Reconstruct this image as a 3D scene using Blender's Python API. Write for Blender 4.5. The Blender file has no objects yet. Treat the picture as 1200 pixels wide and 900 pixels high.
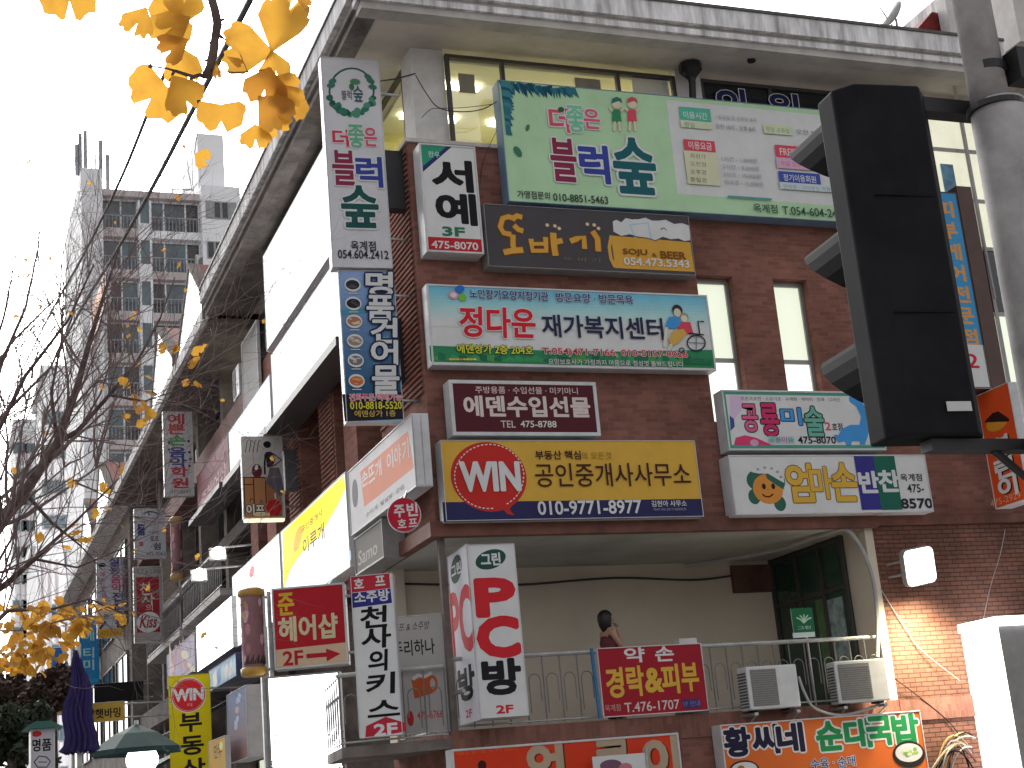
import bpy, bmesh, math, random
import numpy as np
from mathutils import Vector, Matrix
random.seed(7)
R = math.radians
scene = bpy.context.scene
col = scene.collection

# ------------------------------------------------------------------ camera
YAW, PITCH, ROLL, FPX = R(21.5926), R(15.5460), R(-5.1291), 1764.6
CAM = np.array([-6.5559, -19.9505, 1.6])
fw = np.array([math.sin(YAW)*math.cos(PITCH), math.cos(YAW)*math.cos(PITCH), math.sin(PITCH)])
r0 = np.array([math.cos(YAW), -math.sin(YAW), 0.0]); u0 = np.cross(r0, fw)
rt = r0*math.cos(ROLL)+u0*math.sin(ROLL); up = -r0*math.sin(ROLL)+u0*math.cos(ROLL)
cd = bpy.data.cameras.new('camera'); cam = bpy.data.objects.new('camera', cd); col.objects.link(cam)
cd.sensor_fit = 'HORIZONTAL'; cd.sensor_width = 36.0; cd.lens = 36.0*FPX/1200.0
cd.clip_start = 0.05; cd.clip_end = 3000
M = Matrix.Identity(4)
for i in range(3):
    M[i][0] = rt[i]; M[i][1] = up[i]; M[i][2] = -fw[i]; M[i][3] = CAM[i]
cam.matrix_world = M
scene.camera = cam

# ------------------------------------------------------------------ sky, sun, exposure
w = bpy.data.worlds.new("World"); scene.world = w; w.use_nodes = True
nt = w.node_tree; nt.nodes.clear()
sky = nt.nodes.new('ShaderNodeTexSky'); sky.sky_type = 'NISHITA'; sky.sun_disc = False
SUN_EL, SUN_AZ = R(34), R(2)          # azimuth clockwise from +Y: veiled sun beyond the street, left of the building
sky.sun_elevation = SUN_EL; sky.sun_rotation = SUN_AZ
sky.air_density = 1.0; sky.dust_density = 6.0; sky.ozone_density = 1.0
hs = nt.nodes.new('ShaderNodeHueSaturation'); hs.inputs['Saturation'].default_value = 0.12
bg = nt.nodes.new('ShaderNodeBackground'); bg.inputs['Strength'].default_value = 0.15
ow = nt.nodes.new('ShaderNodeOutputWorld')
nt.links.new(sky.outputs[0], hs.inputs['Color']); nt.links.new(hs.outputs[0], bg.inputs[0]); nt.links.new(bg.outputs[0], ow.inputs[0])
sl = bpy.data.lights.new('sun', 'SUN'); sl.energy = 0.5; sl.angle = R(50); sl.color = (1.0, .96, .92)
so = bpy.data.objects.new('sun', sl); col.objects.link(so)
sd = Vector((math.sin(SUN_AZ)*math.cos(SUN_EL), math.cos(SUN_AZ)*math.cos(SUN_EL), math.sin(SUN_EL)))
so.rotation_euler = sd.to_track_quat('Z', 'Y').to_euler(); so.location = (-30, -10, 40)
vs = scene.view_settings
vs.view_transform = 'Standard'; vs.look = 'None'; vs.exposure = 1.1; vs.gamma = 1.0; vs.use_curve_mapping = False
scene.cycles.use_denoising = True
scene.cycles.max_bounces = 6; scene.cycles.transparent_max_bounces = 12

# ------------------------------------------------------------------ helpers: photo pixel -> place
def ray(x, y): return fw + rt*(x-600)/FPX + up*(450-y)/FPX
def onY(x, y, Y=0.0):
    d = ray(x, y); return Vector(CAM + d*(Y-CAM[1])/d[1])
def onX(x, y, X=0.0):
    d = ray(x, y); return Vector(CAM + d*(X-CAM[0])/d[0])
def onZ(x, y, Z=0.0):
    d = ray(x, y); return Vector(CAM + d*(Z-CAM[2])/d[2])
def atD(x, y, D):          # at horizontal distance D from the viewer
    d = ray(x, y); return Vector(CAM + d*D/math.hypot(d[0], d[1]))

# ------------------------------------------------------------------ materials
def lin(c):
    if isinstance(c, str):
        c = [int(c[i:i+2], 16)/255 for i in (0, 2, 4)]
    return [x/12.92 if x <= .04045 else ((x+.055)/1.055)**2.4 for x in c]
KEXP = 0.86                 # radiance of a white board in the open shade; turns seen colours into base colours
def base(c): return [min(.62, x/KEXP) for x in lin(c)]
_mats = {}
def mat(key, colr, rough=.6, noise=.12, nscale=3.0, metal=0, emit=0, ecol=None, bump=0, spec=.4, streak=0, coat=0):
    if key in _mats: return _mats[key]
    m = bpy.data.materials.new(key); m.use_nodes = True; n = m.node_tree
    b = n.nodes['Principled BSDF']; L = n.links.new
    b.inputs['Roughness'].default_value = rough; b.inputs['Metallic'].default_value = metal
    b.inputs['Specular IOR Level'].default_value = spec
    if coat: b.inputs['Coat Weight'].default_value = coat; b.inputs['Coat Roughness'].default_value = .1
    c4 = (*colr, 1)
    if noise:
        tc = n.nodes.new('ShaderNodeTexCoord')
        nz = n.nodes.new('ShaderNodeTexNoise'); nz.inputs['Scale'].default_value = nscale; nz.inputs['Detail'].default_value = 6
        nz.inputs['Roughness'].default_value = .65
        if streak:
            mp = n.nodes.new('ShaderNodeMapping'); mp.inputs['Scale'].default_value = (1, 1, streak)
            L(tc.outputs['Object'], mp.inputs[0]); L(mp.outputs[0], nz.inputs['Vector'])
        else: L(tc.outputs['Object'], nz.inputs['Vector'])
        rp = n.nodes.new('ShaderNodeValToRGB')
        rp.color_ramp.elements[0].position = .3; rp.color_ramp.elements[1].position = .68
        rp.color_ramp.elements[0].color = (*[x*(1-2.2*noise) for x in colr], 1)
        rp.color_ramp.elements[1].color = (*[min(1, x*(1+.5*noise)) for x in colr], 1)
        L(nz.outputs['Fac'], rp.inputs[0]); L(rp.outputs[0], b.inputs['Base Color'])
        if bump:
            bp = n.nodes.new('ShaderNodeBump'); bp.inputs['Strength'].default_value = bump; bp.inputs['Distance'].default_value = .02
            L(nz.outputs['Fac'], bp.inputs['Height']); L(bp.outputs[0], b.inputs['Normal'])
    else: b.inputs['Base Color'].default_value = c4
    if emit:
        b.inputs['Emission Color'].default_value = (*(ecol or colr), 1); b.inputs['Emission Strength'].default_value = emit
    _mats[key] = m; return m
def ink(c, emit=0):          # printed vinyl
    h = c if isinstance(c, str) else '%02x%02x%02x' % tuple(int(x*255) for x in c)
    return mat('print_'+h+('_lit%g' % emit if emit else ''), base(c), .6, .05, 2.2, emit=emit, ecol=lin(c), spec=.12)
def brick(key, c1, c2, mortar, bw=.21, rh=.07, vert=False, ms=.006, bump=.5):
    m = bpy.data.materials.new(key); m.use_nodes = True; n = m.node_tree; L = n.links.new
    b = n.nodes['Principled BSDF']; b.inputs['Roughness'].default_value = .85; b.inputs['Specular IOR Level'].default_value = .05
    tc = n.nodes.new('ShaderNodeTexCoord'); sp = n.nodes.new('ShaderNodeSeparateXYZ'); L(tc.outputs['Object'], sp.inputs[0])
    ad = n.nodes.new('ShaderNodeMath'); L(sp.outputs[0], ad.inputs[0]); L(sp.outputs[1], ad.inputs[1])
    cb = n.nodes.new('ShaderNodeCombineXYZ')
    if vert: L(sp.outputs[2], cb.inputs[0]); L(ad.outputs[0], cb.inputs[1])
    else: L(ad.outputs[0], cb.inputs[0]); L(sp.outputs[2], cb.inputs[1])
    bt = n.nodes.new('ShaderNodeTexBrick'); bt.inputs['Scale'].default_value = 1
    bt.inputs['Brick Width'].default_value = bw; bt.inputs['Row Height'].default_value = rh
    bt.inputs['Mortar Size'].default_value = ms; bt.inputs['Mortar Smooth'].default_value = .3; bt.inputs['Bias'].default_value = -.1
    for k, c in (('Color1', c1), ('Color2', c2), ('Mortar', mortar)): bt.inputs[k].default_value = (*c, 1)
    L(cb.outputs[0], bt.inputs['Vector'])
    nz = n.nodes.new('ShaderNodeTexNoise'); nz.inputs['Scale'].default_value = .9; nz.inputs['Detail'].default_value = 7; nz.inputs['Roughness'].default_value = .7
    L(tc.outputs['Object'], nz.inputs['Vector'])
    mr = n.nodes.new('ShaderNodeMapRange'); mr.inputs['From Min'].default_value = .3; mr.inputs['From Max'].default_value = .7
    mr.inputs['To Min'].default_value = .62; mr.inputs['To Max'].default_value = 1.15
    L(nz.outputs['Fac'], mr.inputs[0])
    mx = n.nodes.new('ShaderNodeMix'); mx.data_type = 'RGBA'; mx.blend_type = 'MULTIPLY'; mx.inputs[0].default_value = 1
    L(bt.outputs['Color'], mx.inputs[6]); L(mr.outputs[0], mx.inputs[7]); L(mx.outputs[2], b.inputs['Base Color'])
    bp = n.nodes.new('ShaderNodeBump'); bp.invert = True; bp.inputs['Strength'].default_value = bump; bp.inputs['Distance'].default_value = .01
    L(bt.outputs['Fac'], bp.inputs['Height']); L(bp.outputs[0], b.inputs['Normal'])
    return m
def glass(key, tint=(1, 1, 1), refl=.12):
    m = bpy.data.materials.new(key); m.use_nodes = True; n = m.node_tree; n.nodes.clear(); L = n.links.new
    o = n.nodes.new('ShaderNodeOutputMaterial'); a = n.nodes.new('ShaderNodeBsdfTransparent'); g = n.nodes.new('ShaderNodeBsdfGlossy')
    a.inputs[0].default_value = (*tint, 1); g.inputs['Roughness'].default_value = .03
    x = n.nodes.new('ShaderNodeMixShader'); x.inputs[0].default_value = refl; L(a.outputs[0], x.inputs[1]); L(g.outputs[0], x.inputs[2]); L(x.outputs[0], o.inputs[0])
    return m

BRICK = brick('red_brick', (.27, .118, .092), (.185, .08, .064), (.21, .13, .105))
SOLDIER = brick('soldier_brick', (.27, .12, .095), (.18, .08, .064), (.20, .13, .10), bw=.21, rh=.075, vert=True)
BRICK_SIDE = brick('side_wall_brick', (.21, .10, .074), (.16, .076, .056), (.08, .048, .038), bump=.9, ms=.008)  # darker copy of the red brick; its tan look comes from the flood lamp
CONC = mat('weathered_render', (.50, .47, .45), .85, .16, 1.6, bump=.15)
FASCIA = mat('stained_fascia', (.80, .78, .79), .85, .3, 5.5, streak=.14, spec=.1)
WHITEPAINT = mat('white_paint', (.62, .60, .58), .7, .12, 2)
SOFFIT = mat('soffit_paint', (.57, .52, .47), .85, .12, 1.2)
BALWALL = mat('balcony_plaster', (.56, .49, .40), .85, .06, .8)
BALCEIL = mat('balcony_ceiling', (.44, .44, .40), .8, .14, .9)
DARKFR = mat('dark_frame', (.055, .05, .05), .5, .05)
GREYFR = mat('aluminium_frame', (.30, .29, .28), .45, .1, metal=.4)
DARKGL = mat('dark_glass', (.015, .018, .02), .06, 0, spec=.6)
BLACK = mat('black_paint', (.012, .012, .014), .5, .1)
STEEL = mat('galvanised_steel', (.42, .42, .42), .4, .15, 8, metal=.7)
RAILM = mat('rail_paint', (.42, .42, .41), .4, .15, 6, metal=.3)
RAILB = mat('rail_bar_paint', (.17, .165, .165), .6, .15, 6)
GRIME_SHADE = mat('grimy_shaded_concrete', (.20, .175, .16), .9, .25, 1.4, spec=.1, bump=.2)  # grimy concrete, darkened further to stand for shade along the left street
RUST = mat('red_oxide_steel', (.17, .062, .042), .65, .25, 3)
CABW = mat('sign_cabinet_white', (.55, .55, .56), .45, .1, 3)
CABG = mat('sign_cabinet_grey', (.28, .27, .265), .5, .12, 3)
CABD = mat('sign_cabinet_dark', (.07, .066, .064), .5, .12, 3)
YELLWALL = mat('yellow_room_paint', (.60, .54, .20), .8, .06)
CEILIT = mat('room_ceiling', (.8, .78, .6), .8, 0)
TUBE = mat('fluorescent_tube', (.9, .9, .8), .5, 0, emit=5, ecol=(1, .97, .74))
LITPANE = mat('lit_pane', (.6, .6, .52), .2, 0, emit=.32, ecol=(.93, 1, .78))
LITWHITE = mat('bright_lit_pane', (.6, .6, .55), .2, 0, emit=.6, ecol=(.97, 1, .88))
ROOFRED = mat('red_roof_sheet', (.20, .030, .028), .7, .2, 4, spec=.1)
CABLE = mat('black_cable', (.012, .012, .014), .7, 0, spec=.1)
WIRE = mat('thin_wire', (.03, .028, .027), .6, 0)
CONDUIT = mat('grey_conduit', (.35, .34, .33), .5, .1)
GL = glass('window_glass')

# ------------------------------------------------------------------ mesh builder
ORG = {}
class MB:
    def __init__(s): s.v = []; s.f = []; s.mi = []; s.ms = []
    def m(s, material):
        if material not in s.ms: s.ms.append(material)
        return s.ms.index(material)
    def poly(s, pts, material):
        k = len(s.v); s.v += [tuple(p) for p in pts]; s.f.append(list(range(k, k+len(pts)))); s.mi.append(s.m(material))
    def box(s, a, b, material):
        x0, y0, z0 = [min(a[i], b[i]) for i in range(3)]; x1, y1, z1 = [max(a[i], b[i]) for i in range(3)]
        k = len(s.v)
        s.v += [(x0,y0,z0),(x1,y0,z0),(x1,y1,z0),(x0,y1,z0),(x0,y0,z1),(x1,y0,z1),(x1,y1,z1),(x0,y1,z1)]
        for f in ((0,3,2,1),(4,5,6,7),(0,1,5,4),(1,2,6,5),(2,3,7,6),(3,0,4,7)):
            s.f.append([k+i for i in f]); s.mi.append(s.m(material))
    def obox(s, o, U, V, N, w, h, t, material):          # oriented box from corner o
        o, U, V, N = Vector(o), Vector(U), Vector(V), Vector(N)
        k = len(s.v)
        for n_ in (0, t):
            for (a, b) in ((0,0),(w,0),(w,h),(0,h)): s.v.append(tuple(o+U*a+V*b+N*n_))
        for f in ((0,3,2,1),(4,5,6,7),(0,1,5,4),(1,2,6,5),(2,3,7,6),(3,0,4,7)):
            s.f.append([k+i for i in f]); s.mi.append(s.m(material))
    def prism(s, pts, vec, material):                     # polygon extruded along vec
        pts = [Vector(p) for p in pts]; vec = Vector(vec); k = len(s.v); n = len(pts); i_ = s.m(material)
        s.v += [tuple(p) for p in pts] + [tuple(p+vec) for p in pts]
        s.f.append(list(range(k, k+n))[::-1]); s.mi.append(i_)
        s.f.append(list(range(k+n, k+2*n))); s.mi.append(i_)
        for i in range(n):
            j = (i+1) % n; s.f.append([k+i, k+j, k+n+j, k+n+i]); s.mi.append(i_)
    def tube(s, pts, rad, material, n=6, cap=True):
        pts = [Vector(p) for p in pts]; i_ = s.m(material)
        if not hasattr(rad, '__len__'): rad = [rad]*len(pts)
        ref = None; base_ = len(s.v)
        for i, p in enumerate(pts):
            t = (pts[min(i+1, len(pts)-1)]-pts[max(i-1, 0)])
            if t.length < 1e-9: t = Vector((0,0,1))
            t.normalize()
            if ref is None: ref = Vector((0,0,1)) if abs(t.z) < .9 else Vector((1,0,0))
            a = (ref - t*ref.dot(t))
            if a.length < 1e-6: a = t.orthogonal()
            a.normalize(); b = t.cross(a); ref = a
            for q in range(n):
                th = 2*math.pi*q/n; s.v.append(tuple(p+(a*math.cos(th)+b*math.sin(th))*rad[i]))
        for i in range(len(pts)-1):
            for q in range(n):
                A = base_+i*n; s.f.append([A+q, A+(q+1)%n, A+n+(q+1)%n, A+n+q]); s.mi.append(i_)
        if cap and n > 2:
            s.f.append([base_+q for q in range(n)][::-1]); s.mi.append(i_)
            e = base_+(len(pts)-1)*n; s.f.append([e+q for q in range(n)]); s.mi.append(i_)
    def lathe(s, c, prof, material, n=24, axis=Vector((0,0,1)), a0=None):
        axis = Vector(axis).normalized(); a = (Vector(a0) if a0 else axis.orthogonal()).normalized(); b = axis.cross(a); c = Vector(c); k = len(s.v); i_ = s.m(material)
        for r_, h in prof:
            for q in range(n):
                th = 2*math.pi*q/n; s.v.append(tuple(c+axis*h+(a*math.cos(th)+b*math.sin(th))*r_))
        for i in range(len(prof)-1):
            for q in range(n):
                A = k+i*n; s.f.append([A+q, A+(q+1)%n, A+n+(q+1)%n, A+n+q]); s.mi.append(i_)
        s.f.append([k+q for q in range(n)][::-1]); s.mi.append(i_)
        e = k+(len(prof)-1)*n; s.f.append([e+q for q in range(n)]); s.mi.append(i_)
    def build(s, name, parent=None, loc=None, smooth=False, bevel=0):
        me = bpy.data.meshes.new(name)
        org = Vector(loc) if loc is not None else (ORG[parent.name].copy() if parent is not None else Vector((0,0,0)))
        me.from_pydata([tuple(Vector(v)-org) for v in s.v], [], s.f)
        for m_ in s.ms: me.materials.append(m_)
        me.polygons.foreach_set('material_index', s.mi)
        if smooth: me.polygons.foreach_set('use_smooth', [True]*len(me.polygons))
        me.update()
        o = bpy.data.objects.new(name, me); col.objects.link(o)
        if parent is not None:
            o.parent = parent
            if loc is not None: o.location = org-ORG[parent.name]
        elif loc is not None: o.location = loc
        ORG[o.name] = org
        if bevel:
            b = o.modifiers.new('edge', 'BEVEL'); b.width = bevel; b.segments = 2; b.limit_method = 'ANGLE'
        return o
def tag(o, label=None, cat=None, group=None, kind=None):
    if label: o['label'] = label
    if cat: o['category'] = cat
    if group: o['group'] = group
    if kind: o['kind'] = kind
    return o
def thing(name, label, cat, loc=(0,0,0), group=None):
    o = bpy.data.objects.new(name, None); col.objects.link(o); o.location = loc; o.empty_display_size = .2
    ORG[o.name] = Vector(loc)
    return tag(o, label, cat, group)

def copy_thing(o, delta, label=None, parent=None):
    c = o.copy(); col.objects.link(c)
    if parent is not None: c.parent = parent
    else: c.location = Vector(o.location)+Vector(delta)
    if label: c['label'] = label
    for ch in list(o.children): copy_thing(ch, (0,0,0), None, c)
    return c

# ------------------------------------------------------------------ lettering
_txt = {}
def text_mesh(s, off=0.0):
    k = (s, round(off, 4))
    if k not in _txt:
        c = bpy.data.curves.new('lettering', 'FONT'); c.body = s; c.size = 1; c.offset = off; c.resolution_u = 3
        o = bpy.data.objects.new('lettering', c)
        m = bpy.data.meshes.new_from_object(o)
        vs_ = np.array([v.co[:2] for v in m.vertices]); fs = [list(p.vertices) for p in m.polygons]
        bpy.data.objects.remove(o); bpy.data.curves.remove(c); bpy.data.meshes.remove(m)
        _txt[k] = (vs_, fs)
    return _txt[k]

class Sign:
    """A sign cabinet with a printed face. a = heading of its width direction, pt = a point on the face plane."""
    def __init__(s, name, label, quad, a=0.0, pt=(0,0,0), t=.18, face='ffffff', frame=None, border=.03, cat='sign', group=None, emit=0, fname='cabinet', proud=.012, bev=.006):
        s.emit = emit
        s.U = Vector((math.cos(R(a)), math.sin(R(a)), 0)); s.V = Vector((0,0,1)); s.N = s.U.cross(s.V)
        s.pt = Vector(pt)
        q = [s._hit(*p) for p in quad]                   # TL TR BR BL
        rel = [((p-s.pt).dot(s.U), p.z) for p in q]
        s.u0 = (rel[0][0]+rel[3][0])/2; s.u1 = (rel[1][0]+rel[2][0])/2
        s.z1 = (rel[0][1]+rel[1][1])/2; s.z0 = (rel[2][1]+rel[3][1])/2
        s.o = s.pt + s.U*s.u0; s.o.z = s.z0
        s.w = s.u1-s.u0; s.h = s.z1-s.z0; s.t = t
        base_ = s.o + s.U*s.w/2 - s.N*t/2
        s.root = thing(name, label, cat, base_, group)
        c = MB(); fm = frame or CABW
        c.obox(s.o - s.N*t, s.U, s.V, s.N, s.w, s.h, t-.004, fm)
        if border:
            for (x, y, ww, hh) in ((0,0,s.w,border),(0,s.h-border,s.w,border),(0,border,border,s.h-2*border),(s.w-border,border,border,s.h-2*border)):
                c.obox(s.o+s.U*x+s.V*y-s.N*.003, s.U, s.V, s.N, ww, hh, .003+proud, fm)
        s.cab = c.build(fname, s.root, bevel=bev)
        s.b = border; s.F = MB(); s.k = 0
        if face is not None: s.rect(border, border, s.w-border, s.h-border, face)
    def _hit(s, x, y):
        d = ray(x, y); n = np.array(s.N); t_ = float(np.dot(np.array(s.pt)-CAM, n)/np.dot(d, n)); return Vector(CAM+d*t_)
    def uv(s, x, y):
        p = s._hit(x, y); return ((p-s.o).dot(s.U), p.z-s.z0)
    def P(s, u, v, L=None): return s.o+s.U*u+s.V*v+s.N*((s.k if L is None else L)*.0003)
    def M(s, c): return ink(c, s.emit) if isinstance(c, (str, tuple, list)) else c
    def polyuv(s, pts, c):
        s.F.poly([s.P(*p) for p in pts], s.M(c)); s.k += 1
    def rect(s, u0, v0, u1, v1, c): s.polyuv([(u0,v0),(u1,v0),(u1,v1),(u0,v1)], c)
    def R4(s, x0, y0, x1, y1, c):                        # pixel box to an upright rectangle
        a = s.uv(x0, (y0+y1)/2)[0]; b = s.uv(x1, (y0+y1)/2)[0]; xm = (x0+x1)/2
        s.rect(a, s.uv(xm, y1)[1], b, s.uv(xm, y0)[1], c)
    def Q(s, pts, c): s.polyuv([s.uv(*p) for p in pts], c)
    def E(s, x, y, rx, ry, c, rot=0, n=28):              # ellipse, pixels
        u, v = s.uv(x, y); ru = s.uv(x+rx, y)[0]-u; rv = s.uv(x, y-ry)[1]-v; cr, sr = math.cos(rot), math.sin(rot)
        s.polyuv([(u+ru*math.cos(t)*cr-rv*math.sin(t)*sr, v+ru*math.cos(t)*sr+rv*math.sin(t)*cr) for t in [2*math.pi*i/n for i in range(n)]], c)
    def S(s, pts, wpx, c):                               # brush stroke along pixel points
        q = [Vector(s.uv(*p)) for p in pts]; m0 = pts[len(pts)//2]
        ww = abs(s.uv(m0[0]+wpx, m0[1])[0]-s.uv(*m0)[0])/2
        L_, Rr = [], []
        for i, p in enumerate(q):
            t = (q[min(i+1, len(q)-1)]-q[max(i-1, 0)]).normalized(); n_ = Vector((-t.y, t.x))
            L_.append(p+n_*ww); Rr.append(p-n_*ww)
        for i in range(len(q)-1): s.F.poly([s.P(*x) for x in (L_[i], Rr[i], Rr[i+1], L_[i+1])], s.M(c))
        s.k += 1
    def _put(s, st, u0, v0, u1, v1, c, off, slant, grow=0):
        oc = min(off, .012); ex = off-oc                  # bolder strokes: stamp the glyphs around a small circle
        vs_, fs = text_mesh(st, oc)
        if len(vs_) == 0: return
        ref = text_mesh(st, 0)[0]; mn, mx = ref.min(0), ref.max(0); sc = ((u1-u0)/(mx[0]-mn[0]), (v1-v0)/(mx[1]-mn[1]))
        i_ = s.F.m(s.M(c)); n_ = 10 if ex > .03 else 8; em = min(abs(sc[0]), abs(sc[1]))*ex
        for q in range(n_ if ex > .002 else 1):
            dx, dy = (em*math.cos(2*math.pi*q/n_), em*math.sin(2*math.pi*q/n_)) if ex > .002 else (0, 0)
            k = len(s.F.v)
            for x, y in vs_:
                yy = (y-mn[1])*sc[1]
                s.F.v.append(tuple(s.P(u0+(x-mn[0])*sc[0]+slant*(yy-(v1-v0)/2)+dx, v0+yy+dy)+s.N*(q*.00003)))
            for f in fs: s.F.f.append([k+j for j in f]); s.F.mi.append(i_)
        s.k += 1
    def T(s, st, xl, yl, xr, yr, h, c, off=.018, out=None, outw=.05, slant=0):
        a = s.uv(xl, yl); b = s.uv(xr, yr); xm, ym = (xl+xr)/2, (yl+yr)/2
        v0 = s.uv(xm, ym+h/2)[1]; v1 = s.uv(xm, ym-h/2)[1]
        if out: s._put(st, a[0], v0, b[0], v1, out, off+outw, slant)
        s._put(st, a[0], v0, b[0], v1, c, off, slant)
    def TV(s, chars, x0, y0, x1, y1, w_, h_, c, off=.02, out=None, outw=.05, slant=0):   # stacked characters
        n = len(chars)
        for i, ch in enumerate(chars):
            f = i/(n-1) if n > 1 else 0; x = x0+(x1-x0)*f; y = y0+(y1-y0)*f
            cc = c[i] if isinstance(c, (list, tuple)) else c
            s.T(ch, x-w_/2, y, x+w_/2, y, h_, cc, off, out, outw, slant)
    def done(s): 
        s.face = s.F.build('face', s.root); return s
    def bracket(s, pts, r_=.025, m_=None):
        b = MB()
        for p, q in pts: b.tube([p, q], r_, m_ or STEEL, 6)
        b.build('bracket', s.root)
# ================================================================== GROUND
def sheet(name, x0, y0, x1, y1, z, m, t=0):
    b = MB()
    if t: b.box((x0,y0,z-t),(x1,y1,z),m)
    else: b.poly([(x0,y0,z),(x1,y0,z),(x1,y1,z),(x0,y1,z)], m)
    return tag(b.build(name), kind='structure')
ASPH = mat('asphalt', (.06,.06,.062), .9, .2, 5, bump=.2)
PAVE = mat('pavement_slabs', (.30,.28,.26), .85, .15, 2)
sheet('ground', -600, -600, 600, 900, -.02, mat('pale_ground', (.22,.21,.2), .9, .2, .2))
sheet('road', -14, -40, -4, 260, 0, ASPH); sheet('cross_road', -60, -14, 60, -5, .004, ASPH)
sheet('pavement', -4, -5, 60, 34, .12, PAVE, .14); sheet('corner_pavement', -4, 34, 0.2, 200, .12, PAVE, .14)
sheet('opposite_pavement', -60, -40, 60, -14.2, .12, PAVE, .14)
ln = MB()
for i in range(24): ln.box((-9.08,-2+i*5,.004),(-8.92,1+i*5,.008), WHITEPAINT)
tag(ln.build('road_marking'), kind='structure')

# ================================================================== MAIN CORNER BUILDING
B = thing('commercial_building', 'red brick corner building with white cornice, open second floor balcony and rows of shop signs', 'building')
# --- brick walls
b = MB()
T_ = .3
def wallY(b, x0, x1, z0, z1, holes, m, y0=0, y1=T_):
    """wall in the XZ plane with rectangular holes (x0,x1,z0,z1), holes sorted by x"""
    x = x0
    for (a, c, d, e) in holes:
        if a > x: b.box((x,y0,z0),(a,y1,z1),m)
        if d > z0: b.box((a,y0,z0),(c,y1,d),m)
        if e < z1: b.box((a,y0,e),(c,y1,z1),m)
        x = c
    if x < x1: b.box((x,y0,z0),(x1,y1,z1),m)
wallY(b, 0, 9.6, 5.5, 11.36, [(4.64,5.29,7.0,9.43),(6.03,6.67,7.0,9.43)], BRICK)
b.box((11.1,0,5.5),(16,T_,13.1),BRICK); b.box((9.6,0,5.5),(11.1,T_,7.6),BRICK)
b.box((0,T_,5.5),(.3,2.4,11.36),BRICK)                         # corner return on the left street
b.box((0,2.4,9.75),(.3,13.3,11.36),BRICK)                       # band over the left recess
for i in range(44): b.box((-.035,.1,7.45+i*.088),(0,2.36,7.45+i*.088+.042),BRICK)       # projecting courses on the corner
for y0,y1 in ((5.35,6.45),(8.1,9.2)):
    for i in range(40): b.box((-.03,y0+.06,6.2+i*.088),(0,y1-.06,6.2+i*.088+.042),BRICK)
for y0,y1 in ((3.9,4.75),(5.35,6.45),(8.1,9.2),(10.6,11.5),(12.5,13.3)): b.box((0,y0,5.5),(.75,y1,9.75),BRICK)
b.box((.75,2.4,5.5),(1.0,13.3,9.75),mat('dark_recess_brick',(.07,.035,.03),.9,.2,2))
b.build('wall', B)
b = MB(); b.box((-.05,-.05,11.36),(.35,2.42,11.42),CONC); b.box((.35,-.05,11.36),(9.6,.32,11.42),CONC); b.build('sill_course', B)
# soldier brick band and lower walls
b = MB(); b.box((0,-.02,2.3),(7.2,.25,2.63),SOLDIER); b.box((0,.25,2.3),(.25,2.9,2.63),SOLDIER); b.build('balcony_band', B)
b = MB(); b.box((7.2,-.002,0),(16,T_,5.5),BRICK_SIDE) ; b.box((7.2,-.03,2.3),(16,-.002,2.62),SOLDIER)
b.build('side_wall', B)
b = MB()
wallY(b, 0, 7.2, 0, 2.3, [(.5,3.2,.3,1.9),(4,6.8,.3,1.9)], BRICK, .0, .3)
b.box((0,.3,0),(.3,2.9,2.3),BRICK); b.build('ground_floor_wall', B)
b = MB(); b.box((.5,.12,.3),(3.2,.16,1.9),DARKGL); b.box((4,.12,.3),(6.8,.16,1.9),DARKGL); b.build('shop_window', B)
# balcony box
b = MB(); b.box((.25,.25,2.35),(7.2,3.1,2.63),CONC); b.build('balcony_floor', B)
b = MB(); b.box((0.3,2.9,2.63),(7.2,3.1,5.3),BALWALL); b.box((.02,2.7,2.63),(.3,3.1,5.3),BALWALL); b.build('balcony_back_wall', B)
b = MB(); b.box((.03,.03,5.3),(7.2,3.1,5.49),BALCEIL); b.build('balcony_ceiling', B)
b = MB(); b.box((-.13,-.13,5.29),(7.25,.03,5.5),RUST); b.box((-.13,.03,5.29),(.03,13.3,5.5),RUST); b.box((7.25,-.1,5.33),(16,-.004,5.47),RUST)
b.build('ledge_beam', B)
b = MB(); b.box((.03,.03,2.63),(.12,.12,5.29),GRIME_SHADE); b.build('corner_post', B)
# right side of the balcony: green glazed shop front running back from the wall
g = MB()
GRP = mat('green_partition',(.05,.085,.06),.35,.15,2); GRG = mat('green_glass',(.02,.05,.035),.08,0,spec=.6)
g.box((7.0,.62,2.63),(7.05,2.9,5.3),GRG); g.build('balcony_glazing', B)
f = MB()
for y in (.62,1.3,2.05,2.86): f.box((6.96,y-.035,2.63),(6.998,y+.035,5.3),DARKFR)
for z in (4.45,5.2): f.box((6.965,.62,z),(6.999,2.9,z+.07),DARKFR)
f.box((7.05,0,2.63),(7.2,.62,5.3),BALWALL); f.build('glazing_frame', B)
p = MB(); p.box((6.985,.8,3.2),(6.995,1.25,4.35),mat('pale_poster',(.32,.42,.42),.5,.3,6)); p.box((6.985,1.35,3.0),(6.995,1.6,4.4),mat('green_leaflets',(.10,.2,.08),.5,.2,5)); p.build('window_poster', B)
p = MB(); p.box((6.2,2.82,4.75),(6.95,2.898,5.22),mat('brown_board',(.13,.06,.04),.7,.2,3)); p.build('wall_board', B)
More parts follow.
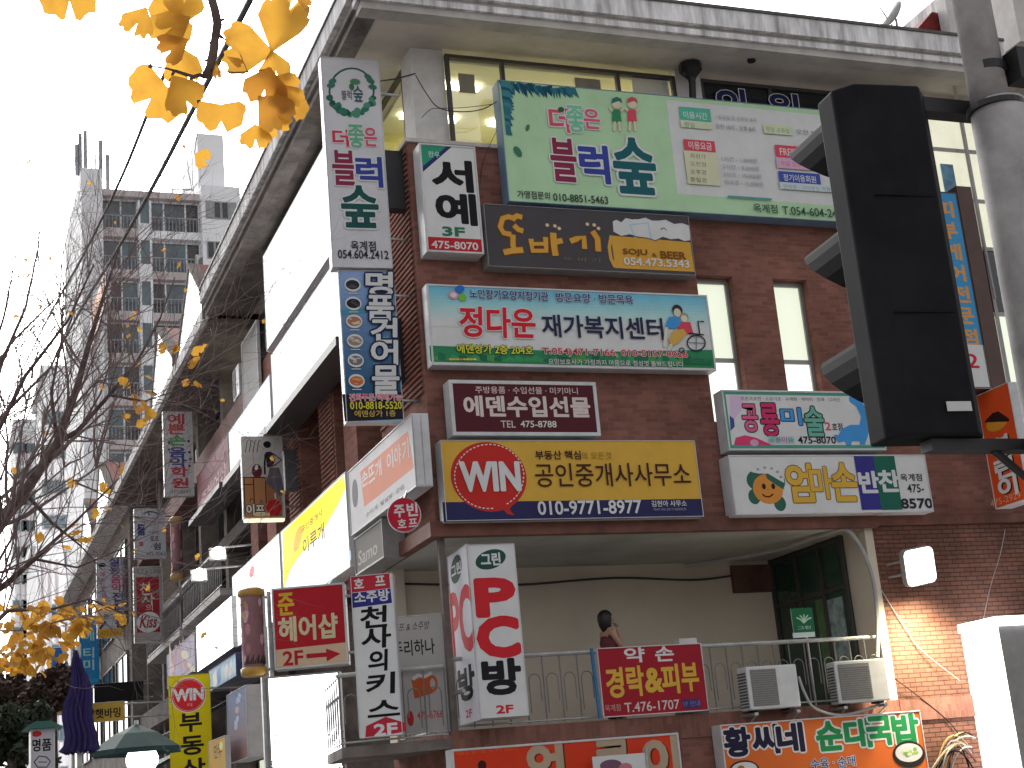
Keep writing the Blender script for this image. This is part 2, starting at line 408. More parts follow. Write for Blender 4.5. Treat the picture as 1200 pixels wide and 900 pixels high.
# narrow windows
for (x0,x1) in ((4.64,5.29),(6.03,6.67)):
    b = MB()
    for (a,c,z0,z1) in ((x0,x0+.05,7.0,9.43),(x1-.06,x1,7.0,9.43),(x0+.05,x1-.06,9.35,9.43),(x0+.05,x1-.06,8.03,8.10),(x0+.05,x1-.06,7.0,7.06)):
        b.box((a,.16,z0),(c,.24,z1),GREYFR)
    fr = b.build('narrow_window', B)
    b = MB(); b.box((x0+.05,.2,7.06),(x1-.06,.215,8.03),LITWHITE); b.box((x0+.05,.2,8.10),(x1-.06,.215,9.35),LITPANE); b.build('pane', fr)
# --- top floor
for p_,q_ in (((.22,.22),(.76,.74)),((4.78,.1),(5.24,.5)),((9.25,.1),(9.6,.5)),((.22,4.9),(.7,5.4)),((.1,9.6),(.6,10.1))):
    b = MB(); b.box((*p_,11.42),(*q_,13.1),WHITEPAINT); b.build('pier', B)
def window(parent, x0, x1, z0, z1, y, mull, gl, fr=DARKFR, ax='x', fw_=.06):
    b = MB()
    def bx(a, c, d, e, m, q0, q1):
        if ax == 'x': b.box((a,q0,d),(c,q1,e),m)
        else: b.box((q0,a,d),(q1,c,e),m)
    bx(x0,x1,z1-fw_,z1,fr,y-.04,y+.04); bx(x0,x1,z0,z0+fw_,fr,y-.04,y+.04)
    for mx in [x0]+list(mull)+[x1-fw_]: bx(mx,mx+fw_,z0+fw_,z1-fw_,fr,y-.04,y+.04)
    o = b.build('window', parent)
    b = MB(); bx(x0+.02,x1-.02,z0+.02,z1-.02,gl,y-.004,y+.004); b.build('pane', o)
    return o
window(B, .76, 4.78, 11.42, 13.0, .16, (1.68,3.70), GL)
window(B, 5.24, 9.25, 11.42, 13.0, .16, (6.55,7.9), DARKGL)
window(B, .74, 4.9, 11.42, 13.0, .26, (2.6,), GL, ax='y')
window(B, 5.4, 13.3, 11.42, 13.0, .4, (7,8.6,10.2,11.8), DARKGL, ax='y')
# lit room behind the yellow windows
b = MB(); b.box((.3,3.2,11.3),(5,3.3,13.09),YELLWALL); b.box((5.0,.3,11.3),(5.06,3.3,13.09),YELLWALL); b.box((.35,4.9,11.3),(4,4.95,13.09),YELLWALL)
b.box((.5,.5,13.06),(5,4.9,13.095),CEILIT); b.box((.5,.5,11.36),(5,4.9,11.40),CEILIT); b.build('room_wall', B)
for x,y in ((1.2,1.2),(2.8,1.2),(4.2,1.2),(1.2,2.4),(2.8,2.4),(4.2,2.4),(.9,4.0)):
    b = MB(); b.box((x-.5,y-.08,13.0),(x+.5,y+.08,13.05),TUBE); b.build('ceiling_tube', B)
b = MB(); b.box((4.02,.21,11.9),(4.68,.216,13.0),mat('blind_slats',(.75,.74,.62),.6,.05)); b.build('blind', B)
for x0_,x1_,z0_,z1_ in ((.95,1.22,12.35,12.68),(2.95,3.4,12.3,12.8)):
    b = MB(); b.box((x0_,.125,z0_),(x1_,.13,z1_),mat('brown_paper',(.22,.19,.14),.7,.1)); b.build('paper_notice', B)
# window lettering
def letters(mb, st, x0, x1, z0, z1, y, c, off):
    vs_, fs = text_mesh(st, off); ref = text_mesh(st, 0)[0]; mn, mx = ref.min(0), ref.max(0); k = len(mb.v); i_ = mb.m(c)
    for X_, Z_ in vs_: mb.v.append((x0+(X_-mn[0])*(x1-x0)/(mx[0]-mn[0]), y, z0+(Z_-mn[1])*(z1-z0)/(mx[1]-mn[1])))
    for f_ in fs: mb.f.append([k+j for j in f_]); mb.mi.append(i_)
for st,x0,x1 in (('의',5.5,6.05),('원',6.5,7.1)):
    lt = MB(); letters(lt, st, x0, x1, 12.25, 12.85, .116, ink('e6e6ee'), .05); letters(lt, st, x0, x1, 12.25, 12.85, .113, ink('20224a'), .028)
    lt.build('window_lettering', B)
# stair window strip on the right
b = MB()
for x in (9.62,10.38,11.04): b.box((x,.05,7.6),(x+.07,.12,13.05),GREYFR)
for z in (7.6,8.95,10.15,11.05,12.0,12.95): b.box((9.69,.06,z),(11.04,.11,z+.07),GREYFR)
sw = b.build('stair_window', B)
b = MB(); LP2 = mat('stair_pane',(.5,.5,.42),.15,.25,1.2,emit=.33,ecol=(.9,.88,.66))
for z0,z1,m_ in ((7.67,8.95,LITPANE),(9.02,10.15,DARKGL),(10.22,12.0,LP2),(12.07,12.95,LP2)): b.box((9.69,.08,z0),(11.04,.09,z1),m_)
b.build('pane', sw)
b = MB(); b.box((9.78,.052,11.05),(10.05,.056,11.75),mat('blue_notice',(.12,.28,.42),.5,.3,6)); b.build('window_poster', B)
# --- roof with stepped cornice, following the corner
def lring(b, o, i, z0, z1, m, ml=None, xe=10.75, ye=13.3):
    b.box((-o,-o,z0),(xe,-i,z1),m); b.box((-o,-i,z0),(-i,ye,z1),ml or m)
b = MB(); b.box((-.78,-.82,13.1),(10.75,2.2,13.16),SOFFIT); b.box((.22,2.2,13.1),(10.75,6,13.16),SOFFIT); b.box((-.78,2.2,13.1),(.22,13.3,13.16),GRIME_SHADE); b.build('soffit', B)  # left run gets the darker material: shade put into its colour
b = MB()
MOULD_SHADE = mat('shaded_moulding',(.24,.215,.20),.9,.25,2,spec=.08,streak=3)  # darker copy for the left cornice steps, shade painted in with streaks
lring(b,.84,.55,13.08,13.2,CONC,MOULD_SHADE); lring(b,.90,.55,13.2,13.3,FASCIA,MOULD_SHADE); lring(b,.87,.55,13.3,13.36,CONC,MOULD_SHADE); lring(b,.97,.55,13.36,13.68,FASCIA); lring(b,1.0,.55,13.68,13.73,mat('dark_flashing',(.1,.095,.09),.6,.2))
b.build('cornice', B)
b = MB(); b.box((-.55,-.55,13.16),(10.75,6,13.66),CONC); b.box((-.55,6,13.16),(6,13.3,13.66),CONC); b.build('roof', B)
b = MB(); b.prism([(9.0,-.6,13.7),(9.65,-.6,14.35),(10.3,-.6,14.3),(10.3,-.6,13.7)],(0,2.2,0),ROOFRED); b.box((9.72,-.9,13.75),(10.35,-.66,14.5),WHITEPAINT); b.build('roof_hood', B)
# rain pipe with hopper
b = MB(); b.lathe((4.93,-.16,12.72),[(.05,0),(.07,.1),(.19,.24),(.19,.36)],BLACK,10); b.tube([(4.93,-.16,12.75),(4.93,-.1,12.4),(4.93,-.09,11.5)],.06,BLACK,8); b.build('rain_hopper', B)
# soffit vents
b = MB(); b.lathe((5.9,-.5,13.05),[(.07,0),(.07,.05)],BLACK,10); b.build('soffit_vent', B)

# --- balcony railing (one part per run)
def railing(parent, A, Bp, name='railing'):
    A, Bp = Vector(A), Vector(Bp); d = (Bp-A); L = d.length; d.normalize(); b = MB()
    b.tube([A+Vector((0,0,.97)), Bp+Vector((0,0,.97))], .032, RAILM, 8); b.tube([A+Vector((0,0,.06)), Bp+Vector((0,0,.06))], .014, RAILM, 6)
    n = max(2, int(L/.26))
    for i in range(n+1):
        p = A+d*(L*i/n); b.tube([p+Vector((0,0,.03)), p+Vector((0,0,.96))], .011, RAILB, 5)
        if i < n:                                             # scrolled loop between the bars
            c = A+d*(L*(i+.5)/n); pts = []
            for k in range(9):
                th = math.pi*k/8; pts.append(c+d*(.085*math.cos(th))+Vector((0,0,.62+.085*math.sin(th))))
            pts = [pts[0]-Vector((0,0,.3))]+pts+[pts[-1]-Vector((0,0,.45))]; b.tube(pts, .008, RAILB, 5)
    return b.build(name, parent)
railing(B, (.1,.06,2.63), (7.05,.06,2.63)); railing(B, (.06,.1,2.63), (.06,2.7,2.63))

# ================================================================== LONG BUILDING ON THE LEFT STREET
N2 = thing('terraced_shop_building', 'long grey shop building down the street with white gable dormers and red roof sheets', 'building', (0,13.4,0))
DK = mat('grimy_shaded_wall',(.10,.085,.08),.9,.3,1.2); BANDR = mat('red_brown_band',(.17,.07,.06),.8,.25,1.5)  # grimy wall colour lowered further to carry the street's shade
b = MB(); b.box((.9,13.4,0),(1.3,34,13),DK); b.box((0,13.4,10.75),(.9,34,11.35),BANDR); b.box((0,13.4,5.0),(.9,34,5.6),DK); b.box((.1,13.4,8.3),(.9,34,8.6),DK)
b.box((0.9,33.7,0),(9,34,13),GRIME_SHADE); b.build('wall', N2)
b = MB()
for y in (13.5,17.6,21.6,25.6,29.6,33.5): b.box((.25,y,0),(.75,y+.4,13),GRIME_SHADE)
b.build('pillar', N2)
for i,y in enumerate((13.95,18.05,22.05,26.05,30.05)):
    window(N2, y, y+3.5, 11.4, 12.95, .8, (y+1.1,y+2.3), [LP2,DARKGL,LP2,DARKGL,DARKGL][i], ax='y')
    window(N2, y, y+3.5, 8.7, 10.6, .8, (y+1.1,y+2.3), [DARKGL,DARKGL,DARKGL,LP2,DARKGL][i], ax='y')
    window(N2, y, y+3.5, 5.7, 8.2, .8, (y+1.1,y+2.3), DARKGL, ax='y')
    window(N2, y, y+3.5, .3, 3.2, .8, (y+1.1,y+2.3), [LITPANE,DARKGL,LITPANE,LP2,LITPANE][i], ax='y')
b = MB(); b.box((-.78,13.4,12.98),(5,34,13.06),GRIME_SHADE); b.build('soffit', N2)
b = MB(); b.box((-.9,13.4,13.0),(-.78,34,13.3),FASCIA); b.box((-.9,33.95,13.0),(5,34.1,13.3),FASCIA); b.box((-.84,13.302,13.0),(-.78,13.398,13.6),FASCIA); b.build('cornice', N2)
b = MB(); b.prism([(-.7,13.4,13.32),(4.5,13.4,15.2),(8.5,13.4,13.32)],(0,20.5,0),ROOFRED); b.build('roof', N2)
GABLE = mat('white_gable_paint',(.84,.84,.84),.5,.03,1,coat=.4)
def dormer(par, ys, ya, ye, za, zs=13.62, z0=13.04, x=-.88):
    d = MB()
    pent = [(x,ys,z0),(x,ys,zs),(x,ya,za),(x,ye,z0+.05)]
    d.prism(pent[::-1], (.12,0,0), GABLE); o = d.build('dormer', par)
    d = MB()
    tr = lambda p,q: d.prism([(x-.03,p[0],p[1]),(x-.03,q[0],q[1]),(x-.03,q[0],q[1]+.14),(x-.03,p[0],p[1]+.14)],(.26,0,0),GRIME_SHADE)
    d.prism([(x-.03,ys-.1,z0),(x-.03,ys,z0),(x-.03,ys,zs),(x-.03,ys-.1,zs)],(.26,0,0),GRIME_SHADE)
    tr((ys,zs),(ya,za)); tr((ya,za),(ye,z0+.05)); d.build('gable_trim', o)
    d = MB(); d.prism([(x+.23,ys,zs+.05),(x+.23,ya,za+.05),(5,ya,za+.05),(5,ys,zs+.05)],(0,0,.07),ROOFRED)
    d.prism([(x+.23,ya,za+.05),(x+.23,ye,z0+.1),(5,ye,z0+.1),(5,ya,za+.05)],(0,0,.07),ROOFRED); d.build('dormer_roof', o)
    return o
dormer(N2, 13.1+.35, 15.2, 17.8, 14.95); dormer(N2, 18.3, 20.95, 23.0, 15.2)
N3 = thing('far_shop_building', 'farther shop building with small red roof gables beyond the grey terrace', 'building', (0,34.2,0))
b = MB(); b.box((-.2,34.2,0),(6,60,13.0),GRIME_SHADE); b.build('wall', N3)
b = MB(); b.box((-.9,34.2,13.0),(6,60,13.3),FASCIA); b.build('cornice', N3)
dormer(N3, 34.4, 37.5, 39.5, 15.3); dormer(N3, 41.0, 44, 46, 15.3)
for i in range(5):
    window(N3, 35+i*4.8, 38.6+i*4.8, 9, 12, -.25, (36.5+i*4.8,), DARKGL, ax='y'); window(N3, 35+i*4.8, 38.6+i*4.8, 5, 8, -.25, (36.5+i*4.8,), DARKGL, ax='y')
    window(N3, 35+i*4.8, 38.6+i*4.8, .5, 3.4, -.25, (36.5+i*4.8,), LITPANE, ax='y')
# building beyond the pole on the right
N4 = thing('neighbour_building', 'neighbouring brick building with sloping white eave behind the concrete pole', 'building', (16,0,0))
b = MB(); b.box((16.1,-.4,0),(26,8,13.0),BRICK); b.prism([(11.15,-.95,13.75),(11.15,-.95,15.0),(13.9,-.95,13.75)],(0,6,0),WHITEPAINT); b.build('wall', N4)
b = MB(); b.prism([(11.0,-1.4,15.1),(17,-1.4,12.4),(17,-1.4,12.9),(11.0,-1.4,15.6)],(0,7,0),FASCIA); b.build('eave', N4)
# ================================================================== SIGNS ON THE CROSS STREET FACADE
RG = 'signs fixed to the brick corner building'
def SR(name, label, quad, depth=.25, **k):               # flat against the facade: face stands depth in front of it
    k.setdefault('t', depth-.03); k.setdefault('group', RG)
    return Sign(name, label, quad, 0, (0,-depth,0), **k)
# --- long green banner
s = SR('green_fascia_sign', 'long pale green sign with leaf print and white price table, topmost on the facade', [(583,92.5),(1010,134),(1020,260.5),(596.5,238)], .3, face='a2c99c', frame=mat('blue_green_edge',base('6d86a0'),.5), border=.012)
s.Q([(781,117),(1000,139),(1003,243),(794,227)], 'd2d2dc')
rl = random.Random(3)
for i in range(26):
    f = i/25; x = 586+f*84; y = 96+f*9+rl.uniform(-1,4)*(1-f*.4)
    s.Q([(x-2,y-2),(x+4,y-2),(x+6+rl.uniform(-3,3),y+10+rl.uniform(0,8)*(1-f)),(x+1,y+5)], rl.choice(['1f4f62','2d6672','174456']))
for i in range(16):
    f = i/15; x = 587+f*6; y = 98+f*55
    s.Q([(x-1,y-4),(x+9*(1-f*.5),y-2),(x+15*(1-.55*f)+rl.uniform(-2,2),y+6),(x,y+5)], rl.choice(['1f4f62','2d6672','3a7880']))
s.E(606.5,178,4,6.5,'3c6e58',.5); s.E(618,150,2,4.2,'3c6e58',-.4); 
W = 'eef0ee'
s.T('더',644,141,666,141,27,'c94d5e',.03,W); s.T('좋',664,140,684,140,30,'6fb08f',.03,W); s.T('은',684,140,702,140,22,'c4596b',.03,W)
s.E(657,129,4,3,'2a5a3c',.5)
s.T('블',646,188,674,188,48,'7c2a44',.035,W,.045); s.T('럭',680,193,712,193,42,'33408a',.035,W,.045); s.T('숲',720,195,766,195,62,'1c565c',.035,W,.045)
s.T('가맹점문의',606,228,644,230,9,'2f3c36',.012); s.T('010-8851-5463',648,231.5,712,235,8.5,'2f3c36',.012)
for x,cl,hair in ((722,'2f7d54','2a6a64'),(740,'c8475c','b84a58')):           # two small cartoon children
    s.E(x,123,5.5,5,'e8b9a0'); s.Q([(x-6,122),(x-5,116),(x,114),(x+5,116),(x+7,121),(x+2,119)],hair)
    s.Q([(x-5,129),(x+4,129),(x+6,143),(x-5,143)],cl); s.S([(x-5,131),(x-9,126)],2.4,'e8b9a0'); s.S([(x+5,131),(x+9,127)],2.4,'e8b9a0'); s.S([(x-2,143),(x-3,154)],3,'e8b9a0'); s.S([(x+3,143),(x+4,154)],3,'e8b9a0')
s.R4(796,127,832,142,'4fa58c'); s.T('이용시간',800,135,828,137,8,'eaf5ef',.01); s.R4(797,142.5,833,151,'b9d6a4'); s.T('평일',801,147,813,147,6,'55705a',.0)
s.T('• 토요일 및 공휴일 휴무',838,138,886,141,5,'8f8f9c',0); s.T('오전 10시 - 오후 8시',838,149,884,152,6,'70707e',0); s.R4(894,147,927,158,'b9d6a4'); s.T('주말 공휴일',897,152.5,924,154,5.5,'6d8a5c',0); s.T('오전 9시',932,155,960,157,6,'70707e',0)
s.R4(801,165,837,178,'cf4655'); s.T('이용요금',806,171,833,172,9,'f4e4e4',.012); s.R4(803,178.5,841,217,'d9d2a4')
for i,(q,pz) in enumerate((('회원가','1시간 - 1,000원'),('오전권','2시간 - 8,000원'),('오후권','3시간 - 10,000원'),('종일권','자유권 - 15,000원'))):
    s.T(q,808,183.5+i*9.3,826+i*.3,184+i*9.3,5.5,'6a654c',0); s.T(pz,845+i,187+i*9,886+i*2.5,189+i*9.3,5.5,'8a8a97',0)
s.R4(908,172,950,186,'cf4655'); s.T('FREE',913,178.5,930,179.5,8,'f4e4e4',.012); s.R4(909,186.5,952,199,'dd9ab2'); s.T('무료 입장',914,192,938,194,5.5,'b0557a',0)
s.R4(912,203,960,216,'3b4a98'); s.T('정기이용회원',917,209,955,211,8,'dfe3f2',.01); s.R4(913,216.5,985,224.5,'b7cbe2'); s.T('연회원 - 우대할인 적용',917,220,972,222,5,'7585a6',0)
s.R4(852,231.5,903,234,'4f8d8c')
s.T('옥계점',882,244,910,246,10,'34503f',.012); s.T('T.054-604-2412',916,247,991,252,9.5,'34503f',.012)
s.done()
# --- white calligraphy school sign at the corner
s = SR('calligraphy_sign', 'upright cream sign with bold black brush letters and red phone strip at the building corner', [(490.5,167.5),(557,172),(567,298),(500.5,295)], .35, face='dcd6cb', border=.03)
s.Q([(492,170),(524,171),(494,196)],'2f8568'); s.Q([(524,171),(530,171.5),(495,202),(494,196)],'28305e'); s.T('한우',502,182,515,180,7,'a8d6c0',.01)
s.TV('서예',530,206,534.5,245,44,34,'17171a',.05); s.T('3F',519,271,544,272,10,'2b6a4c',.05)
s.R4(501,279,565.5,294,'a8242c'); s.T('475-8070',506,287,560,288,8.5,'f0e4e2',.02); s.done()
# --- dark beer hall sign
s = SR('dark_pub_sign', 'wide charcoal sign with orange hand letters and a foaming beer picture on its right end', [(569,238),(808,254),(814,322.5),(569.5,312.5)], .28, face='454244', frame=CABG, border=.012)
O = 'd8923c'
s.Q([(716,276),(809,284),(814,318.5),(721,314)],O); s.S([(716.5,276),(714,290),(716,303),(721,313)],4,O)
s.Q([(718,259),(722,257),(728,260),(733,255),(742,257),(748,257),(757,255),(764,258),(772,258),(780,257),(790,262),(799,261),(808,264),(809,282),(802,283),(795,280),(786,281),(777,278),(768,282),(758,279),(748,278),(738,275),(728,277),(719,272)],'cfcfdc')
s.Q([(737,263),(760,260),(764,280),(743,278)],'9fb4c8'); s.Q([(739,264.5),(758.5,262),(762,279),(744.5,276.5)],'c6d3e2')
for p in (((719,272),(728,277),(738,275),(748,278),(758,279),(768,282),(777,278),(786,281),(795,280),(802,283),(809,282)),((718,259),(722,257),(728,260),(733,255),(742,257)),((757,255),(764,258),(772,258),(780,257),(790,262),(799,261),(808,264)),((774,269),(778,267),(781,270))): s.S(p,1.1,'4a4450')
for c_,w_ in (('7a3a20',8.5),(O,6)):                                          # hand-drawn letters
    s.S([(604,257),(596,254),(589,256),(586,266),(590,273),(599,275)],w_,c_); s.S([(601,256),(606,253),(612,255)],w_,c_); s.S([(602,264),(607,269),(613,271)],w_,c_)
    s.S([(601,275),(601,288),(603,294)],w_,c_); s.S([(590,296),(600,294),(613,293)],w_*1.1,c_)
    s.S([(622,280),(624,294),(640,294),(639,278)],w_,c_); s.S([(622,286),(638,286)],w_*.7,c_); s.S([(648,273),(649,288),(651,300)],w_*1.2,c_); s.S([(650,284),(659,282)],w_,c_)
    s.S([(668,283),(676,280),(684,278),(685,292)],w_,c_); s.S([(694,271),(700,280),(701,295)],w_*1.1,c_)
for x,y in ((641,264),(650,265),(655,268),(688,263),(696,264),(701,268)): s.E(x,y,2.6,2.4,'d9a070',n=5); s.E(x,y,1.4,1.3,'f0e0d0',n=5)
s.T('또 바 기',660,303,703,306,4.5,'7a6b50',0); s.T('SOJU',730,296,758,296.5,8,'74491c',.035); s.T('&',764,299,769,299,4,'74491c',.02); s.T('BEER',774,299,803,300,8,'74491c',.035)
s.T('054.473.5343',731,306.5,807,309.5,8.5,'f1e3d2',.02); s.done()
# --- care centre sign
s = SR('care_centre_sign', 'wide white framed sign of blue sky over green grass with red and black letters', [(501,332.5),(829.5,346),(838.5,435),(504.5,427.5)], .26, face='d6dbe8', border=.03)
for i in range(12):                                                            # printed sky: bands from blue to white
    a = i/12; v1 = s.h-s.b-a*(s.h*.5); c = [x*(1-a)+y*a for x,y in zip((.40,.66,.86),(.84,.86,.91))]; s.rect(s.b, v1-s.h*.5/12-.001, s.w-s.b, v1, tuple(c))
s.Q([(503,405),(560,407),(640,411),(720,412),(836,410),(838,431.5),(504.5,424)],'2f7a52')
for i in range(40):
    x = 505+i*8.2; s.Q([(x,418+rl.uniform(-6,4)+i*.1),(x+9,419+rl.uniform(-4,3)),(x+8,423+i*.14),(x,421+i*.14)], rl.choice(['27684a','3c8a58','236044','4a8a4a']))
for x in range(528,560,4): s.E(x,421.5,2,1.2,rl.choice(['c9a93c','b9802f','d8c860']))
s.E(531,346,6,5,'d8879c'); s.E(531,346,3.5,2.8,'e9e4ee'); s.E(538,339.5,6,4.5,'2c69b0',.5); s.E(541.5,349,4.5,4.5,'69a83a',.3)
s.T('노인장기요양지정기관',550,344,642,348.5,10.5,'1f2f66',.025,'e8eef6',.03); s.T('방문요양 · 방문목욕',651,349,741,351.5,10.5,'1f2f66',.02,'e8eef6',.03)
s.T('정다운',539,378,626,379,34,'c0202f',.03,'f4f2f4',.03,.06); s.T('재가복지센터',635,382,776,386,25,'272a45',.02)
s.T('에덴상가 2층 204호',535,409,624,411,10.5,'e3c33c',.02,'1b2a20',.05); s.T('T.054)471-7166, 010-5157-0026',635,413,805,416.5,9.5,'b32838',.022,'f6eef0',.05)
s.T('요양보호사가 가정까지 마음으로 정성껏 돌봐드립니다',642,424.5,800,427,6.5,'e8f0e8',.01,'2a4a36',.03)
s.E(793,364,6,6.5,'3a2a2c'); s.E(793,367,4.2,5,'e8bda4'); s.E(801,372,5,5,'8f857f'); s.E(801,374,3.8,4,'e5c0aa'); s.Q([(783,372),(792,371),(800,380),(790,386),(778,384)],'3f86c4'); s.Q([(798,378),(808,378),(812,392),(800,391),(793,384)],'cf4350')
s.Q([(788,388),(800,386),(804,392),(795,402),(785,407),(783,398)],'d99a4e'); s.S([(780,384),(778,407)],3.5,'e5c0aa'); s.S([(786,404),(783,411)],3,'e5c0aa')
def ring(s, x, y, rx, ry, wpx, c): s.S([(x+rx*math.cos(2*math.pi*i/24), y+ry*math.sin(2*math.pi*i/24)) for i in range(25)], wpx, c)
ring(s,815,402.5,10.5,9,1.6,'252a36'); s.S([(806,391),(824,393)],1.5,'252a36'); s.S([(819,392),(817,377),(824,377.5)],1.6,'252a36'); s.S([(815,395),(815,410)],.9,'555a66'); s.S([(806,402),(825,403)],.9,'555a66'); ring(s,798,411,3,2.6,1.2,'252a36')
s.done()
# --- maroon gift shop sign
s = SR('maroon_gift_sign', 'maroon sign in a thick white frame with pale letters, under the blue sky sign', [(525.5,444.5),(698,448.5),(704,510.5),(530.5,511)], .3, face='4c1f28', border=.055)
s.T('주방용품 · 수입선물 · 미키마니',557,456.5,677,458.5,8,'c9a9a6',.01); s.T('에덴수입선물',544,475,691,478,23,'cdb5ae',.035); s.T('TEL',587,497,604,497,8,'c9b0aa',.01); s.T('475-8788',610,497,652,497,7.5,'d6c2bc',.012); s.done()
# --- yellow estate agent sign
s = SR('yellow_estate_sign', 'yellow and navy sign with a red speech bubble reading WIN, over the balcony', [(517,516.5),(814.5,515.5),(824,605.5),(521.5,611)], .3, face='da983e', border=.012)
s.R4(519,586.5,823.5,609,'2c2a50')
s.E(573,558.5,44,40.5,'b02a26',n=48); s.Q([(586,592),(603,588),(597,597),(603,604),(594,602)],'b02a26')
for i in range(52):
    th = 2*math.pi*i/52
    if 1.0 < th < 1.35: continue
    th2 = th+.07; s.S([(573+40.5*math.cos(th),558.5+37.5*math.sin(th)),(573+40.5*math.cos(th2),558.5+37.5*math.sin(th2))],1.3,'e8ddd8')
s.T('WIN',540,559,608,558.5,32,'e2e0e4',.05)
s.T('부동산 핵심',627,533,680,534,10,'3a2320',.022); s.T('의 모든것',681,534,716,534.5,8.5,'8a6a28',.0); s.T('공인중개사사무소',627,559,808,554,27,'3d2220',.006)
s.T('010-9771-8977',630,595,751,594.5,15.5,'e6e4ea',.02); s.T('김현아 사무소',763,590.5,804,590,7,'dcdae4',.01); s.T('제47190-2017-00005호',765,597,804,597,3.5,'8c8aa4',0); s.done()
# --- dinosaur art school
s = SR('art_school_sign', 'white sign bordered in green with a blue dinosaur, above the side dish sign', [(846,456.5),(1026,459.5),(1041,527),(853,529)], .3, face='e3e1e0', border=.03)
for a,b_,c_,d_ in ((848,459.5,1027,463.5),(853,521.5,1038,525.5),(849,460,854,525),(1028,461,1034,525)): s.R4(a,b_,c_,d_,'4a8a78')
s.Q([(855,464),(872,464),(869,480),(860,492),(856,494)],'e0a9c0'); s.Q([(860,522),(862,513),(873,510),(886,513),(906,522)],'c03a66'); s.E(884,519,5,4,'dd8fb0'); s.Q([(855,487),(860,491),(861,500),(856,505)],'3f4a86')
s.T('이론과표현 · 소묘기초 · 수채화 · 캐릭터 · 만화 · 디자인',868,466.5,984,469,4.5,'5a4a4a',0)
for ch,x,y,w_,h_,c_ in (('공',879,490,17,31,'c8577c'),('룡',902,492,20,37,'b5305c'),('미',927,488,23,19,'3f86c8'),('술',954,494,21,33,'5f9e8c')): s.T(ch,x-w_/2,y,x+w_/2,y,h_,c_,.03,'1c1a22',.05)
s.T('2',967,499.5,973,499.5,9,'c03a56',.02); s.T('호점',975,500,987,500.5,8.5,'35303a',.015)
for i,c_ in enumerate(('9ac4b4','a9b8dc','d8a8bc','9fc0dc')): s.R4(900+i*8,511.5,907+i*8,519.5,c_)
s.T('공룡미술',900.5,515.5,930,515.5,6,'48505c',0); s.T('475-8070',935,516,979,515.5,8,'22222a',.02)
DB = '3f86cc'
s.Q([(1010,480),(1030,490),(1033,516),(1012,521)],'bcd9cc'); s.E(1022,494,9,6,'4f9a62',.6)
s.Q([(980,515),(986,503),(996,498),(1007,498),(1009,488),(1003,476),(995,470),(995,465),(1001,464),(1008,468),(1016,482),(1019,500),(1016,514),(1013,521),(1008,521),(1007,517),(998,517),(997,522),(992,522),(990,517),(982,519)],DB); s.S([(982,516),(978,510),(982,511)],2.5,DB)
s.E(1024,518,4,3.5,'c8506c'); s.done()
# --- side dish shop
s = SR('side_dish_sign', 'white sign with an orange cartoon face, gold letters and a navy and green block', [(853,533),(1083,533),(1095,600),(862,603.5)], .34, face='cfced6', border=.022)
SK = 'd0803a'; GRN = '2e5a4c'
s.E(884,582,7,9,GRN); s.E(914,590,7,9,GRN); s.E(887,563,12,12,GRN); s.E(907,564,13,13,GRN); s.E(900,573,17.5,17.5,SK); s.Q([(897,556),(905,553),(915,563),(919,574),(909,568),(899,561)],GRN)
s.Q([(880,553),(887,547),(900,544),(912,548),(918,556),(919,566),(910,561),(900,555),(889,555)],'d8d4d2')
for x,y in ((888,550),(896,548),(904,549),(911,553),(915,559)): s.E(x,y,1.8,1.4,'8a8a86')
s.E(895,570,2.2,3.4,'2a1a14'); s.E(906,570,2.2,3.4,'2a1a14'); s.S([(893,579),(897,582),(902,582),(906,579)],1.6,'4a2010'); s.S([(899,574),(901,574)],.8,'a85a24')
for ch,x,y,w_,h_ in (('엄',937,566,29,43),('마',962,566,24,36),('손',989,565,28,43)): s.T(ch,x-w_/2,y,x+w_/2,y,h_,'d89a3c',.035,'6b3c1c',.022)
s.R4(1005,534.5,1028,597.5,'35307a'); s.R4(1028,534.5,1052.5,597.5,'1f5a4a'); s.T('반',1007,565,1029,565,24,'e6e6ee',.04); s.T('찬',1030,564,1053,563.5,24,'e6e6ee',.04)
s.T('옥계점',1055,559.5,1080,559.5,8.5,'2a2a34',.012); s.T('475-',1063,572.5,1082,572,9.5,'2a2a34',.012); s.T('8570',1056,590.5,1092,589.5,11,'2a2a34',.035); s.done()
# --- orange soup restaurant sign
s = SR('soup_restaurant_sign', 'orange sign with black and green outlined letters and soup bowls, under the air conditioners', [(845,847.5),(1079,834),(1088,905),(850,921)], .3, face='d9602c', frame=CABW, border=.02)
for ch,x,y,c_ in (('황',864,869,'231f36'),('씨',897,866,'231f36'),('네',926,864,'231f36'),('순',972,862,'1f7a46'),('대',1005,859,'1f7a46'),('국',1031,856,'1f7a46'),('밥',1061,854,'1f7a46')): s.T(ch,x-14.5,y+1,x+14.5,y,32 if x<1040 else 33,c_,.05,'eceae6',.06)
s.T('수육 · 순대',950,895,1002,892,12,'28407e',.02,'eceae6',.05)
s.E(1065,884,19,16,'26221f'); s.E(1065,882,16,11,'e6e2d2'); 
for i in range(12): s.E(1065+rl.uniform(-9,9),882+rl.uniform(-5,5),2.2,1.6,rl.choice(['9ab85a','d8c9a0','7a9a48']))
s.E(872,903,18,12,'26221f'); s.E(872,901,15,8,'e6dcc8'); s.E(868,900,4,3,'a05a3a'); s.done()
